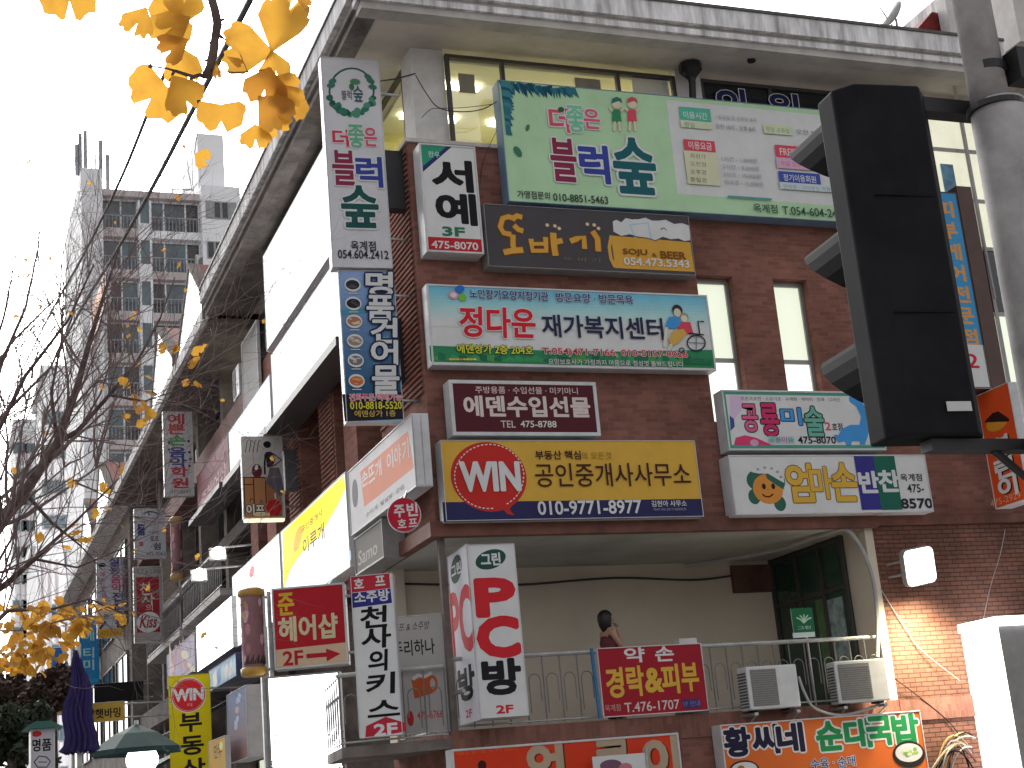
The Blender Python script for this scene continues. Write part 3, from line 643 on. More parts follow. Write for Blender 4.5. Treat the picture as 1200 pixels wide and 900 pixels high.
# --- red orange sign with brown raised letters
s = SR('fish_restaurant_sign', 'red orange sign with raised tan letters, cut by the picture bottom under the massage sign', [(529,876),(795,860.5),(803,935),(534,955)], .3, face='c0381f', border=.03)
s.T('매콤한 즐거움 여기서 맛보다',533,880,607,877,7,'d8603c',0)
for ch,x,y in (('언',640,897),('큰',718,893),('이',775,890)): s.T(ch,x-20+2,y+1,x+20+2,y+1,50,'5a2a1a',.05); s.T(ch,x-20,y,x+20,y,50,'a3907a',.05)
s.E(565,897,5,6,'3a1a14'); s.done()
# --- small white banner hanging in front of it
s = SR('white_flag_banner', 'small white banner with blue pole clip hanging over the red orange sign', [(694,889),(756,880),(760,915),(698,925)], .5, face='d6d4de', border=0, t=.02)
s.E(716,897,13,7,'6a4a5e'); s.E(733,900,8,6,'b06a7a'); s.done()
b = MB(); b.tube([onY(757,876,-.5),onY(760,925,-.5)],.02,STEEL,6); b.tube([onY(757,880,-.5),onY(757,880,-.02)],.015,mat('blue_clip',(.05,.16,.4),.5),6); b.build('banner_pole', s.root)
# --- massage sign on the railing
s = SR('massage_sign', 'red sign with white and yellow letters tied to the balcony railing', [(700,759),(822,754),(830,833),(706,841)], .1, t=.05, face='8f1f2b', frame=mat('pink_white_trim',base('c8b4b6'),.5), border=.015)
s.T('약',732,768,755,767,17,'d8d4d6',.025); s.T('손',768,766.5,789,765.5,17,'d8d4d6',.025)
for ch,x,y,h_ in (('경',720.5,800,34),('락',744.5,798,34),('&',766,797,27),('피',785.5,795.5,33),('부',808.5,793.5,32)): s.T(ch,x-9.5,y,x+9.5,y,h_,'d99c3c',.035)
s.T('옥계점',709,830,727,829,8,'a89088',.0); s.T('T.476-1707',732,829.5,796,825,11,'c9b4b2',.01); s.R4(800,819,821,830,'3f3360'); s.T('1F 안내',801,825,820,824,7,'7c6ca0',0); s.done()
b = MB(); b.tube([onY(693,760,-.08),onY(703,842,-.08)],.03,mat('blue_trim',(.03,.14,.3),.5),6); b.build('side_trim', s.root)
# --- blue perpendicular sign behind the traffic light
s = Sign('blue_upright_sign', 'tall blue sign with orange letters and a white foot, half hidden by the traffic light', [(1080,224),(1121,225),(1160,453),(1122,456)], 0, (0,-.7,0), t=.2, face='3f86b4', frame=mat('brown_cabinet',(.09,.05,.04),.6), border=.015, group=RG)
for i,ch in enumerate('피부케어전문점'): x = 1107+i*4.7+(i//4)*.5; s.T(ch,x-9.5,245+i*25,x+9.5,245+i*25,18,'d08a48',.035)
s.R4(1118,404,1160,455,'d6d4d8'); s.T('2',1133,423,1146,423,16,'b52a3a',.02); s.done()
b = MB(); q = s.o+s.U*(s.w+.01); b.box((q.x,-.72,q.z-.02),(q.x+.3,-.0,q.z+s.h+.12),mat('brown_cabinet',(.09,.05,.04))); b.build('bracket_box', s.root)
# --- orange perpendicular sign
s = Sign('orange_upright_sign', 'orange sign box with white upright letters and a white end, right of the traffic light', [(1148,460),(1184,448.5),(1204,584),(1163,599)], -90, (9.35,0,0), t=.3, face='c8481f', border=.012, group=RG)
s.E(1168,496,13,9,'c98a2c'); s.Q([(1153,495),(1163,484),(1170,482),(1183,491),(1182,494)],'2a1a1a')
for ch,x,y in (('열',1172,523),('린',1177,548),('이',1181,570)): s.T(ch,x-11+2,y+1,x+11+2,y+1,23,'2a1a1a',.05); s.T(ch,x-11,y,x+11,y,23,'e6e0de',.045)
s.T('475-2929',1161,591,1196,579,8,'e0907a',0); s.done()
# --- bright white sign at the bottom right
s = Sign('lit_white_sign_box', 'glowing white sign box with grey end at the lower right corner', [(1121,742),(1172,735),(1196,905),(1146,922)], -90, (8.55,0,0), t=.75, face='f2f2f6', frame=CABG, border=.0, emit=2.2, group=RG)
s.rect(.3,.6,.62,.72,'6f86d8'); s.done()
b = MB(); p = s.o; b.box((8.5,p.y-s.w-.06,s.z1+.005),(9.6,p.y+.03,s.z1+.14),mat('lit_top_white',(.8,.8,.82),.4,0,emit=1.6,ecol=(.95,.97,1))); b.build('top_cap', s.root)
b = MB(); b.lathe((9.12,p.y-s.w-.0,s.z1-.75),[(.2,-.002),(.2,.03)],BLACK,20,axis=(0,-1,0)); b.build('end_opening', s.root)
# ================================================================== SIGNS ALONG THE LEFT STREET
LG = 'signs along the left street'
def absorb(dst, src):
    for ch in list(src.root.children):
        ch.parent = dst.root; ch.location = ORG[src.root.name]-ORG[dst.root.name]
    bpy.data.objects.remove(src.root)
def SP(name, label, quad, a=0, gap=.25, **k):            # projecting over the pavement, its inner edge gap from the facade
    k.setdefault('group', LG); mr = ((quad[1][0]+quad[2][0])/2, (quad[1][1]+quad[2][1])/2)
    s = Sign(name, label, quad, a, onX(*mr, X=-gap), **k)
    for f in (.15, .85):
        b = MB(); p = s.o+s.U*s.w+s.V*(s.h*f)-s.N*s.t/2; b.tube([p-s.U*.05, Vector((.02, p.y+.02, p.z))], .025, STEEL, 6); b.build('bracket', s.root)
    return s
def SL(name, label, quad, depth=.35, **k):               # flat on the left street facade
    k.setdefault('group', LG); k.setdefault('t', depth-.02)
    return Sign(name, label, quad, -90, (-depth,0,0), **k)
# --- tall white projecting sign by the corner
s = SP('forest_kids_sign', 'tall white projecting sign with a leaf wreath emblem, above the dried fish sign', [(377,66),(443,70.5),(461,313),(388,315)], -4, .3, t=.22, face='bdbcc0', frame=CABW, border=.015)
ring(s,412,107,26,27,2.4,'2c5a4a')
for i in range(22):
    th = math.pi*(.08+.84*i/21); x = 412+26*math.cos(th); y = 107+26*math.sin(th); s.E(x+rl.uniform(-2,2),y+rl.uniform(-3,2),rl.uniform(3,5.5),rl.uniform(2.5,4.5),rl.choice(['2c5a4a','2f6a58','23483c','4a8068']),rl.uniform(0,3))
for a_ in (3.4,3.6,5.6,5.8,6.1): s.E(412+25*math.cos(a_),107+26*math.sin(a_),5,3,'3a6a58',a_)
s.T('블럭',400,111,412,112,11,'5a5560',.01); s.T('숲',414,110,425,110.5,18,'3f5660',.02); s.E(416,96,6,3.5,'4a7a58'); s.E(412,102,3,4,'3f6a50')
s.T('더',390,162,408,162,19,'b8324a',.03,W); s.T('좋',408,160,426,160,26,'5f9a7c',.03,W); s.T('은',427,161,441,161,21,'c04a62',.03,W)
s.T('블',390,197,416,197,39,'7c2a44',.03,W,.045); s.T('럭',418,202,447,202,34,'33408a',.03,W,.045); s.T('숲',401,243,442,242,47,'1c4a48',.03,W,.045)
s.T('옥계점',411,288.5,440,288,11,'2f2f34',.015); s.T('054.604.2412',396,299,455,298,9.5,'2a2a30',.015); s.done()
b = MB(); q = onX(478,208,-.02); b.box((-.30,q.y+.15,q.z-.45),(.0,q.y+.35,q.z+.5),BLACK); b.build('junction_box', s.root)
# --- dried fish sign
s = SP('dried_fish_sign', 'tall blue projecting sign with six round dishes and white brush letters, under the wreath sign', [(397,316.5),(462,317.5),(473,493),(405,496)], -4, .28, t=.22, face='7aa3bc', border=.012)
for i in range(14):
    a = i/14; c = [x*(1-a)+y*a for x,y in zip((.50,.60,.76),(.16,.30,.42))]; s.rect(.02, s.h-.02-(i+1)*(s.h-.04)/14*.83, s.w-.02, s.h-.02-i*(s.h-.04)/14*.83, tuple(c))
s.Q([(401,462),(471,459.5),(473,491),(404,494)],'23222c'); s.Q([(398,363),(464,358),(465,364),(399,369)],'3f8496')
for i in range(26): x = 402+rl.random()*60; y = 372+rl.random()*80; s.S([(x,y),(x+rl.uniform(4,10),y-.5)],.8,rl.choice(['5a98ac','3a7488','7ab0bc']))
for i,(y,c_) in enumerate(((334,'2a2a30'),(356,'26242a'),(377,'9a6a50'),(400,'8a7a70'),(423,'6a6670'),(447,'b0623a'))):
    s.E(413+i*.9,y,9.5,8,'c8ccd0'); s.E(413+i*.9,y,8,5.6,c_)
    for q in range(7): xx = 413+i*.9+rl.uniform(-6,6); yy = y+rl.uniform(-3.5,3.5); s.S([(xx-2.2,yy),(xx+2.2,yy-rl.uniform(-.8,.8))],1.3,['4a4a52','46424a','d8b49a','c0b4a8','c4b4b0','d89058'][i])
    s.S([(408+i*.9,y+10),(419+i*.9,y+10)],1,'c8d0d8')
for ch,x,y in (('명',444,334),('품',445,361.5),('건',450,388),('어',450,414),('물',451.5,446)): s.T(ch,x-15,y,x+15,y,28 if ch!='물' else 32,'e8e8f0',.03,'1c2440',.06,.06)
s.T('전화주문/택배가능',409,467,470,465.5,8.5,'c43a5a',.012,'e8d8e0',.05); s.T('010-8818-5520',410,476.5,470,475,8.5,'d8b83a',.02); s.T('에덴상가 1층',415,486,463,484.5,7.5,'b89a4a',.012); s.done()
b = MB(); q = onX(476,408,-.02); b.box((-.30,q.y+.1,q.z-.5),(.0,q.y+.3,q.z+.5),BLACK); b.build('junction_box', s.root)
# --- knitting sign on the left facade, round beer sign, grey sign
s = SL('knitting_sign', 'white sign box with a salmon panel and pale letters, above the round red sign', [(405,554),(480.5,488),(490.5,569),(414.5,626.5)], .42, t=.24, face='bab8ba', border=.02)
s.Q([(422,553),(478,505),(485,548),(427,594)],'c87458')
for ch,f in (('손',.06),('뜨',.2),('개',.34),('이',.58),('야',.74),('기',.9)): x = 424+57*f; y = 563-40*f; s.T(ch,x-3.6,y+2.5,x+3.6,y-2.5,17+8*f,'ead8d0',.02)
s.T('손뜨개  털실방  강습',429,602,474,571,6,'5a5458',0); s.E(416,578,3.4,17,'5a5a60',-.1); s.done()
b = MB(); p = s.o+s.U*s.w; b.box((-.41,p.y-.004,s.z0+.02),(-.31,p.y-.012,s.z1-.02),CABW); b.box((-.29,p.y-.004,s.z0+.02),(-.19,p.y-.012,s.z1-.02),CABW); b.build('end_panel', s.root)
c0 = atD(473.5,603,20.6); t_ = thing('round_pub_sign', 'small round red sign with white letters in a white rim, under the salmon sign', 'sign', c0, LG)
nrm = Vector((-.35,-1,0)).normalized(); b = MB(); b.lathe(c0-nrm*.14,[(.235,0),(.235,.14),(.225,.15)],CABW,32,axis=nrm); b.build('cabinet', t_, smooth=False)
s2 = Sign('round_tmp','x',[(453,583),(494,583),(494,623),(453,623)], -19.3, c0+nrm*.012, t=.001, face=None, border=0); bpy.data.objects.remove(s2.cab)
s2.E(473.5,603,19,19.5,'a81f33',n=40); s2.T('주',462,599,474,599,14,'ece4e6',.03); s2.T('빈',477,597,489,597,15,'ece4e6',.03); s2.T('호',466,613.5,476,613.5,10,'ece4e6',.02); s2.T('프',479,612.5,489,612.5,9,'ece4e6',.02); s2.done()
class _O: pass
d_ = _O(); d_.root = t_; absorb(d_, s2)
b = MB(); b.tube([c0-nrm*.1+Vector((0,0,.2)), (c0.x+.2,c0.y+.25,c0.z+.5), (-.05,.35,6.2)],.02,STEEL,6); b.build('bracket', t_)
s = SL('faded_grey_sign', 'small faded dark grey sign box with worn script, below the salmon sign', [(415,631),(446,609),(452.5,655),(417,673)], .36, t=.34, face='55514e', frame=CABG, border=.03)
s.T('Samo',420,655,442,640,17,'9a938c',.01,slant=.2); s.done()
# --- lit yellow sign and its white neighbour
s = SL('lit_yellow_sign', 'glowing yellow and white fascia sign washed out by its own light', [(330,621.5),(404,554.5),(412,657),(333,725)], .4, face='f4f2ee', frame=CABW, border=.02, emit=.5)
s.Q([(331,624),(403,557),(405,572),(396,592),(375,628),(352,650),(340,668),(333,690)],'f2d410'); s.Q([(331,624),(352,604),(350,640),(333,668)],'e8c024')
s.E(349,632,6,11,'e0902a',.3); s.T('공인중개사',353,621,378,600,8,'6a4a14',.02); s.T('이루개',355,642,380,621,19,'3a3020',.02)
for i in range(5): x = 390+i*3; s.S([(x-1,604-i*3),(x+1,612-i*3)],2,'e8dcb0')
s.Q([(383,680),(411,645),(411.5,656),(385,685)],'b8d0e4'); s.done()
s = SL('lit_white_sign', 'glowing white fascia sign with a red emblem, left of the yellow one', [(272.6,676),(328,623.5),(331,727),(275,757)], .4, face='eef0f2', frame=CABW, border=.02, emit=1.3)
s.E(295,670,3.4,7,'d84a4a'); s.T('행복',303,664,314,653,9,'6a7a9a',.01); s.S([(318,650),(322,646)],6,'8a98b4'); s.S([(300,685),(308,678)],5,'9ac0dc'); s.done()
s = SL('lit_blank_sign', 'blank fascia sign glowing pure white beside the gold capped barber pole', [(230.5,732),(271.5,700),(274,760),(231,787)], .5, face='f4f4f6', frame=CABG, border=.01, emit=2.4); s.done()
s = SL('blue_canopy_sign', 'pale blue fascia strip under the blank glowing sign', [(243,788),(275,765.5),(279,791),(247,810)], .75, face='8aa4c8', frame=mat('navy_trim',(.02,.03,.1),.5), border=.01, t=.7)
for i in range(6): s.S([(250+i*4.5,800-i*3),(254+i*4.5,792-i*3)],3,rl.choice(['a8bcd8','6a8ab8','c0d0e4'])); 
s.done()
s = SL('floral_panel_sign', 'faded pink and lilac fascia panel left of the glowing blank sign', [(195,768),(228,742),(229.5,785),(197,806)], .45, face='9a8ea4', border=.02, t=.4)
for i in range(14): s.E(200+rl.random()*26,790-20*rl.random()-5,rl.uniform(2,5),rl.uniform(3,8),rl.choice(['b4a4a8','a8929a','b8b49a','8f88a8','a8707c']),rl.uniform(0,3))
s.done()
# --- big white fascia panels high up
PG = 'white fascia panels high on the left facade'
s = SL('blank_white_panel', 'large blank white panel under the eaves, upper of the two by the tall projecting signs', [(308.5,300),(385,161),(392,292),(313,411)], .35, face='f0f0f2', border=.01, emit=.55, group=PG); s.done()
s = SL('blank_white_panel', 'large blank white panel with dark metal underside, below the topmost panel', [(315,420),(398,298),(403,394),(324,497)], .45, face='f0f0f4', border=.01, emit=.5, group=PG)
s.done(); b = MB(); b.box((-.62,s.o.y-s.w-.1,s.z0-.16),(-.05,s.o.y+.05,s.z0-.02),DARKFR); b.build('underside', s.root)
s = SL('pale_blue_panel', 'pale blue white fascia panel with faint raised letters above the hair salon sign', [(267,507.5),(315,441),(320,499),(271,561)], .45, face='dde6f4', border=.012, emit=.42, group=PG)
s.T('COFFEEL',282,522,311,489,13,'b8c4d8',.03); s.done(); b = MB(); b.box((-.62,s.o.y-s.w-.1,s.z0-.16),(-.05,s.o.y+.05,s.z0-.02),DARKFR); b.build('underside', s.root)
s = SL('salon_fascia_sign', 'dull maroon fascia sign with pale letters, left of the pale blue panel', [(230.5,553),(267,514),(270,562),(232.5,611)], .35, face='6e3440', frame=CABD, border=.02)
s.T('준헤어샵',236,586,265,552,18,'b08a90',.02); s.done()
b = MB(); b.box((-.6,s.o.y-s.w,s.z0-.14),(-.02,s.o.y,s.z0-.02),DARKFR); b.build('underside', s.root)
# --- hair studio sign
s = SP('hair_studio_sign', 'grey and tan projecting sign drawn with a slim figure and a red flower', [(284,511),(333,512),(332,606),(284,609)], 0, .3, t=.16, face='a9a4a2', border=.012)
s.Q([(285,559),(312,559),(314,606),(285,606)],'9a6a48'); s.Q([(312,559),(327,566),(331,590),(331,605),(314,606)],'8a5c40')
for p in (((286,568),(297,568)),((297,560),(298,590)),((311,560),(312,590)),((285,559.5),(311,559.5)),((286,560),(287,604))): s.S(p,1.2,'2a1a14')
for i in range(4): s.S([(290.5+i*4.5-3,530),(289.5+i*4.5,517),(291.5+i*4.5,516)],1.1,'55504e')
s.E(313,521,4.5,4,'17151a'); s.Q([(311,530),(318,529),(322,538),(320,547),(313,548)],'1f1d22'); s.S([(311,532),(310,545),(310.5,556)],2.2,'17151a'); s.S([(319,531),(330,539),(321,546)],1.6,'17151a')
s.Q([(316,548),(327,548),(330,560),(333,575),(329,583),(322,575),(312,566)],'55525a'); s.S([(322,578),(323,585)],1.6,'c8b0a8'); s.E(301,552,6,8,'5a2228'); s.E(300,547,2.4,4,'d8c8b8'); s.S([(297,552),(299,544),(303,545),(305,553)],1.3,'2a1a1a')
for i in range(6): s.E(321+5*math.cos(i*1.05),595+5.5*math.sin(i*1.05),4.4,4.6,'a01f22')
for p in (((293,588),(294,584),(297,586)),((305,590),(306,586),(308,590))): s.S(p,1,'2a1a14')
s.T('이프',289,597.5,310,597,12,'efe9df',.04,'2a1712',.07); s.R4(298,601,316,605,'c8a888'); s.done()
b = MB(); b.box((s.o.x+s.w+.03,s.o.y-.02,s.z0+.55),(s.o.x+s.w+.3,s.o.y+.2,s.z0+1.35),mat('grey_box',(.08,.08,.09),.5)); b.build('transformer_box', s.root)
b = MB(); b.box((s.o.x+.02,s.o.y-.01,s.z0-.05),(s.o.x+s.w-.02,s.o.y+.14,s.z0-.004),mat('warm_strip',(.8,.76,.55),.4,0,emit=.5,ecol=(1,.9,.6))); b.build('light_strip', s.root)
# --- red hair salon sign over the glowing box, on a shared post
s = SP('red_salon_sign', 'red sign with yellow letters over a beige arrow band, beside the gold capped barber pole', [(317.5,690),(401,682.5),(411,778),(322,785)], -20, .75, t=.3, face='a3202a', border=.03)
s.Q([(320.5,762),(407.5,752.5),(409.5,775.5),(322.5,782.5)],'c9a78c'); s.T('준',326,709,344,707,25,'d8a030',.03); s.T('헤어샵',327,739,395,732,28,'dfb894',.035)
s.T('2F',332,772,355,770,16,'a3202a',.025); s.S([(359,769),(384,767)],5.2,'a3202a'); s.Q([(382,760),(399,766),(383,775)],'a3202a'); s.done()
b = MB(); p = s.o-s.U*.1-s.N*.15; b.box((p.x-.13,p.y-.05,.12),(p.x-.03,p.y+.05,s.z1+.02),STEEL); b.box((p.x-.0,p.y-.05,.12),(p.x+.06,p.y+.05,s.z1-.02),STEEL); b.build('sign_post', s.root)
SALON = s
s = Sign('lit_white_standing_box', 'blinding white glowing sign box in grey frame below the red arrow sign', [(312,793),(397,786.5),(405,905),(317,905)], -20, SALON.o-SALON.N*.02, t=.3, face='f6f6f6', frame=CABG, border=.03, emit=2.6, group=LG)
for i in range(150):
    sd_ = rl.random(); x = (319+rl.random()**2*22) if sd_ < .5 else (403-rl.random()**2*22); y = 903-rl.random()**1.6*46
    s.E(x,y,rl.uniform(.5,1.1),rl.uniform(.5,1.1),mat('black_print',(.05,.05,.05)),n=6)
s.done()
# --- white pub sign on the landing
s = Sign('white_pub_sign', 'narrow white sign with black brush letters, red and navy top bands, red arrow foot', [(408,676.5),(455,671),(477,858),(424,867.5)], -24, (-.14,-.36,0), t=.2, face='cbcad0', frame=CABW, border=.01, group=LG)
s.Q([(408,676),(456,671),(457.5,689),(410,695)],'a82838'); s.Q([(410.5,695.5),(457.5,689.5),(459.5,706.5),(413,712.5)],'2c2c74')
s.T('호',415,684.5,426,683,11,'e4dce0',.03); s.T('프',440,681,451,680,11,'e4dce0',.03); s.T('소주방',415.5,700.5,456,697,13,'e4dce8',.03)
for ch,x,y,w_ in (('천',438,724,30),('사',441,748,33),('의',443,775,21),('키',446,802,32),('스',450,831,36)): s.T(ch,x-w_/2,y,x+w_/2,y-2,24 if ch!='스' else 18,'141417',.03,None,0,.08)
s.Q([(429,851),(452,840),(474.5,847),(476.5,857),(428,865.5)],'a82838'); s.T('2F',439,856.5,465,853,13,'e8e0e4',.04); s.done()
# --- landing at the corner with its board
LD = thing('corner_landing', 'small railed landing sticking out at the building corner behind the narrow white pub sign', 'landing', (0,0,2.4))
ua = Vector((-math.cos(R(21.6)), math.sin(R(21.6)), 0)); e1 = ua*1.5
b = MB(); b.prism([(0,0,2.4),(e1.x,e1.y,2.4),(e1.x+.3,2.7,2.4),(0,2.7,2.4)],(0,0,.14),GRIME_SHADE); b.build('floor_slab', LD)
railing(LD, (-.03,.03,2.54), tuple(e1+Vector((.03,.06,2.54)))); railing(LD, tuple(e1+Vector((.03,.1,2.54))), (e1.x+.3,2.65,2.54))
s = Sign('beer_board', 'grey white board with handwritten letters and an orange mug behind the landing rail', [(440,725),(517,718.5),(531,855),(455,864)], -21.6, (-.02,.16,0), t=.04, face='9b9896', border=.01, group=LG)
s.T('호프 & 소주방',461,738,503,730,10,'26221f',.0,slant=.2); s.T('두리하나',461,763,509,755,18,'1f1d1c',.015)
s.Q([(482,797),(505,791),(508,812),(486,819)],'a8502c'); s.E(507,801,6,10,'a8502c'); s.E(507,801,3,6,'9b9896'); s.S([(484,796),(490,791),(498,793),(506,788)],4,'d8d0c4'); s.T('475-6766',489,840,519,835,9,'b03a3a',.01); s.E(481,842,4,9,'a02a2a'); s.done()
# --- cube PC room sign at the corner
s = Sign('computer_room_sign', 'two sided white box sign with big red PC letters hanging at the balcony corner', [(547,638.5),(603,636.5),(619.5,836.5),(563,844.5)], -3, (0,-.62,0), t=.62, face='c4c3c8', border=.008, group=RG)
s.E(575,655.5,18.5,11,'24463f',.28); s.T('그린',564,657,586,653.5,14,'d8dcda',.04)
s.T('P',560,701,601,699,40,'b8272f',.06); s.T('C',562,748,606,745,43,'b8272f',.06); s.T('방',567,795,609,791,39,'1d1d20',.05); s.T('2F',582,832,601,830,9,'b8272f',.04); s.done()
q_ = s.o-s.N*.0; s3 = Sign('pc_tmp','x',[(524,652),(546.5,638.5),(563,844.5),(539,850)], -93, s.o-s.U*.004, t=.01, face='bcbbc2', border=.006)
s3.E(534.5,667,7,16,'24463f',.2); s3.T('그린',529,670,540,664,14,'d0d4d2',.04)
s3.T('PC',529,733,553,722,74,'b03038',.04)
s3.T('방',538,803,556,798,38,'1d1d20',.05); s3.T('2F',546,837,553,835,9,'b8272f',.03); s3.done(); s3.face.name = 'side_face'; absorb(s, s3)
b = MB(); b.tube([(s.o.x+.2,-.3,s.z1-.02),(s.o.x+.2,-.14,s.z1+.12)],.03,STEEL,6); b.tube([(.09,-.4,s.z0+.4),(.09,.05,s.z0+.4)],.03,STEEL,6); b.build('bracket', s.root)
# --- projecting signs further down the street
s = SP('music_school_sign', 'white projecting sign with stacked red, green and blue letters and small butterflies, topmost far sign', [(190,482.5),(225,482),(228,580),(194,582.5)], 0, .25, t=.2, face='b4b3b6', frame=CABW, border=.015)
for ch,x,y,c_ in (('예',206,491,'a82c3a'),('쁜',206.5,503,'b83a3a'),('손',207.5,516,'2f8a4c'),('음',208,530,'2f3f80'),('악',209,542,'2f3f80'),('학',210,553,'a8324a'),('원',211,566,'b02c3a')): s.T(ch,x-9.5,y,x+9.5,y,11.5,c_,.035)
for x,y in ((198,519),(221,517),(198,527),(222,530),(223,538),(200,541),(222,546)): s.E(x,y,1.6,1.6,'2a2e4a')
s.T('475-8547',200,576.5,224,576,4,'5a5a60',0); s.done()
s = SP('white_drop_sign', 'small white projecting sign with a blue letter and bird mark, above the red panelled sign', [(156,596.5),(192.5,595),(195.5,653),(159,655.5)], 0, .25, t=.2, face='a9aab2', border=.015)
s.S([(168,602),(174,599.5),(180,600),(186,602)],1.6,'2a3a4a'); s.S([(174,600),(175,604)],1.4,'2a3a4a'); s.T('물',161,621,170,621,12,'24306a',.05); s.T('카페',174,624,186,624,4,'3a3a44',.0); s.T('호프',176,631,186,631,6,'26262c',.02); s.T('·쉼',177,640,188,640,8,'26262c',.02); s.R4(163,635,168,640,'b04a5a'); s.T('475-9063',171,649,194,649,5,'4a4a54',0); s.done()
s = SP('red_kiss_sign', 'grey framed projecting sign with a red panel, below the white sign with the bird mark', [(156,664),(190.5,663.5),(192.5,752),(158,754)], 0, .25, t=.2, face='938f90', border=.02)
s.R4(160,676,187,741,'8c2430'); s.T('호프 & 소주방',160,670,188,670,6,'4a4446',.0); s.T('천',164,690,176,690,14,'d8c4b8',.01); s.T('사',166,702,181,702,14,'d8c4b8',.01); s.T('의',171,712,179,712,8,'c8b0a8',0)
s.E(174,729,14,12,'cfc6c0',.2); s.T('Kiss',165,730,184,727,14,'8c2430',.03,slant=.2); s.done()
s = SP('academy_sign', 'white projecting sign with navy and pink stacked letters and a yellow foot strip', [(112,653),(141,652),(145,746),(115,749)], 0, .25, t=.2, face='b0b0b8', border=.012)
for i,ch in enumerate('실용음악전문학원'): s.T(ch,127.5+i*1.1,658+i*10.3,139.5+i*1.1,657.8+i*10.3,9.5,['2a3070','2a3070','a83a5c','a83a5c'][i] if i<4 else '24285c',.03)
for i,ch in enumerate('예쁜손음악학원'): s.T(ch,117+i*.7,673+i*8.2,123+i*.7,673+i*8.2,6.5,'9a4a6a' if i<5 else '3a3a4a',.01)
s.E(120,662,4,2.6,'22222e'); s.S([(117,737),(124,728)],2.6,'2a2a3a'); s.Q([(114,738),(145,735),(145.5,745),(115,748)],'c8922c'); s.T('475-7343',118,743,142,740.5,5,'7a5a1c',0); s.done()
s = SP('blue_shop_sign', 'blue projecting sign with pale letters below the yellow footed white sign', [(92,722),(116,720),(117,802),(93.5,804.5)], 0, .25, t=.2, face='1e78ac', border=.006)
for ch,y in (('에',745),('티',765),('미',779)): s.T(ch,98,y,110,y,12,'9cc6de',.02)
s.T('건강한삶',98,732,112,731.5,7,'6aa8cc',0); s.T('054-476-2100',96,798,115,797,4,'5a9cc0',0); s.done()
s = SP('far_blue_sign', 'dark blue sign behind the yellow one, farthest down the street', [(55,759),(73,758.5),(75,838),(57,839)], 0, .25, t=.15, face='2a5a9c', border=.02); s.T('정육',59,775,70,775,12,'4a78b4',0); s.done()
s = SP('yellow_pub_sign', 'mustard yellow projecting sign with navy letters, behind the closed purple parasol', [(63,781),(85,780),(87,836),(65,837)], 0, .25, t=.2, face='c49a34', border=.01)
for ch,y in (('소',803),('주',815),('방',828)): s.T(ch,67,y,74.5,y,9,'2a2a5c',.01); s.T('호프집'[(y-803)//12],77,y-1,84,y-1,9,'2a2a5c',.01)
s.E(80,790,3,3,'b03a2a'); s.done()
s = SP('black_sign_board', 'plain black projecting board over the small yellow sign', [(110,802),(168,797),(168.5,821),(110.5,823.5)], -10, .3, t=.2, face='161517', frame=CABD, border=.01); s.done()
s = SP('small_yellow_sign', 'small mustard sign with bold dark letters hanging under the black board', [(109,823.5),(146,821.5),(146.5,843.5),(108.5,847)], -10, 1.4, t=.15, face='bd9c48', border=.01)
s.T('햇바밍',112,836.5,141,834.5,11,'2a2320',.03); s.done()
s = SP('estate_banner', 'tall yellow banner with a round red WIN badge and black stacked letters', [(194,794),(243,788),(252,905),(203,911)], -20, .9, t=.05, face='d8b013', frame=mat('banner_edge',base('d8b013'),.5), border=.004)
s.E(221,814.5,20.5,20.5,'e4dcd4',n=40); s.E(221,814.5,19.5,19.5,'b8242a',n=40); s.E(221,814.5,18.5,18.5,'d8908c',n=40); s.E(221,814.5,17.8,17.8,'b8242a',n=40); s.T('WIN',204,815.5,238,812.5,13,'e8e0e4',.05); s.T('의',219,826,225,826,4,'e0a0a0',0)
for ch,y in (('부',847),('동',874),('산',900)): s.T(ch,211+(y-847)*.05,y+.5,236+(y-847)*.08,y-1.5,21,'1d1a18',.03)
s.done()
s = SL('blue_menu_box', 'blue grey sign box fading to brown with faint marks, left of the glowing standing box', [(266,816),(288.5,801),(291,887),(268.5,896)], 1.0, t=.42, face='5c6c8a', border=.012)
for i in range(10):
    a = i/10; c = [x*(1-a)+y*a for x,y in zip((.34,.40,.52),(.50,.36,.33))]; s.rect(.02, s.h-.02-(i+1)*(s.h-.04)/10, s.w-.02, s.h-.02-i*(s.h-.04)/10, tuple(c))
for i in range(8): s.E(278+rl.uniform(-5,5),835+rl.uniform(-20,25),2,4,rl.choice(['7a88a4','8a94a8','a08a80']))
s.done()
s = SL('corner_menu_sign', 'small dim yellow sign with dark letters peeking above the picture bottom', [(243,872),(263,860),(266,905),(247,910)], 1.3, t=.1, face='a8842c', border=.01); s.T('만두',251,882,260,878,16,'3a2a1a',.02); s.E(259,874,2,5,'e8d878'); s.done()
# --- pillar sign with green cap
p0 = atD(50,880,21)
s = Sign('capped_pillar_sign', 'white standing sign with dark brush letters under a small green roof, lower left', [(35,854),(63,853.5),(66,930),(37,932)], 0, p0, t=.42, face='aeaab0', border=.02, group=LG)
s.E(43,860,6,3.5,'b0302a'); s.T('명품',38,873,60,873,14,'1f1d1f',.03); s.S([(40,893),(46,886),(54,887),(59,892),(55,899),(44,899),(40,893)],1.6,'4a4648'); s.S([(45,893),(55,893)],1.2,'4a4648'); s.done()
b = MB(); c_ = s.o+s.U*s.w/2-s.N*.21; b.prism([(c_.x-s.w/2-.1,c_.y-.3,s.z1+.0),(c_.x+s.w/2+.1,c_.y-.3,s.z1),(c_.x+s.w/2-.05,c_.y-.3,s.z1+.09),(c_.x-s.w/2+.05,c_.y-.3,s.z1+.09)],(0,.6,0),mat('green_roof_paint',(.03,.12,.10),.5)); b.build('cap', s.root)
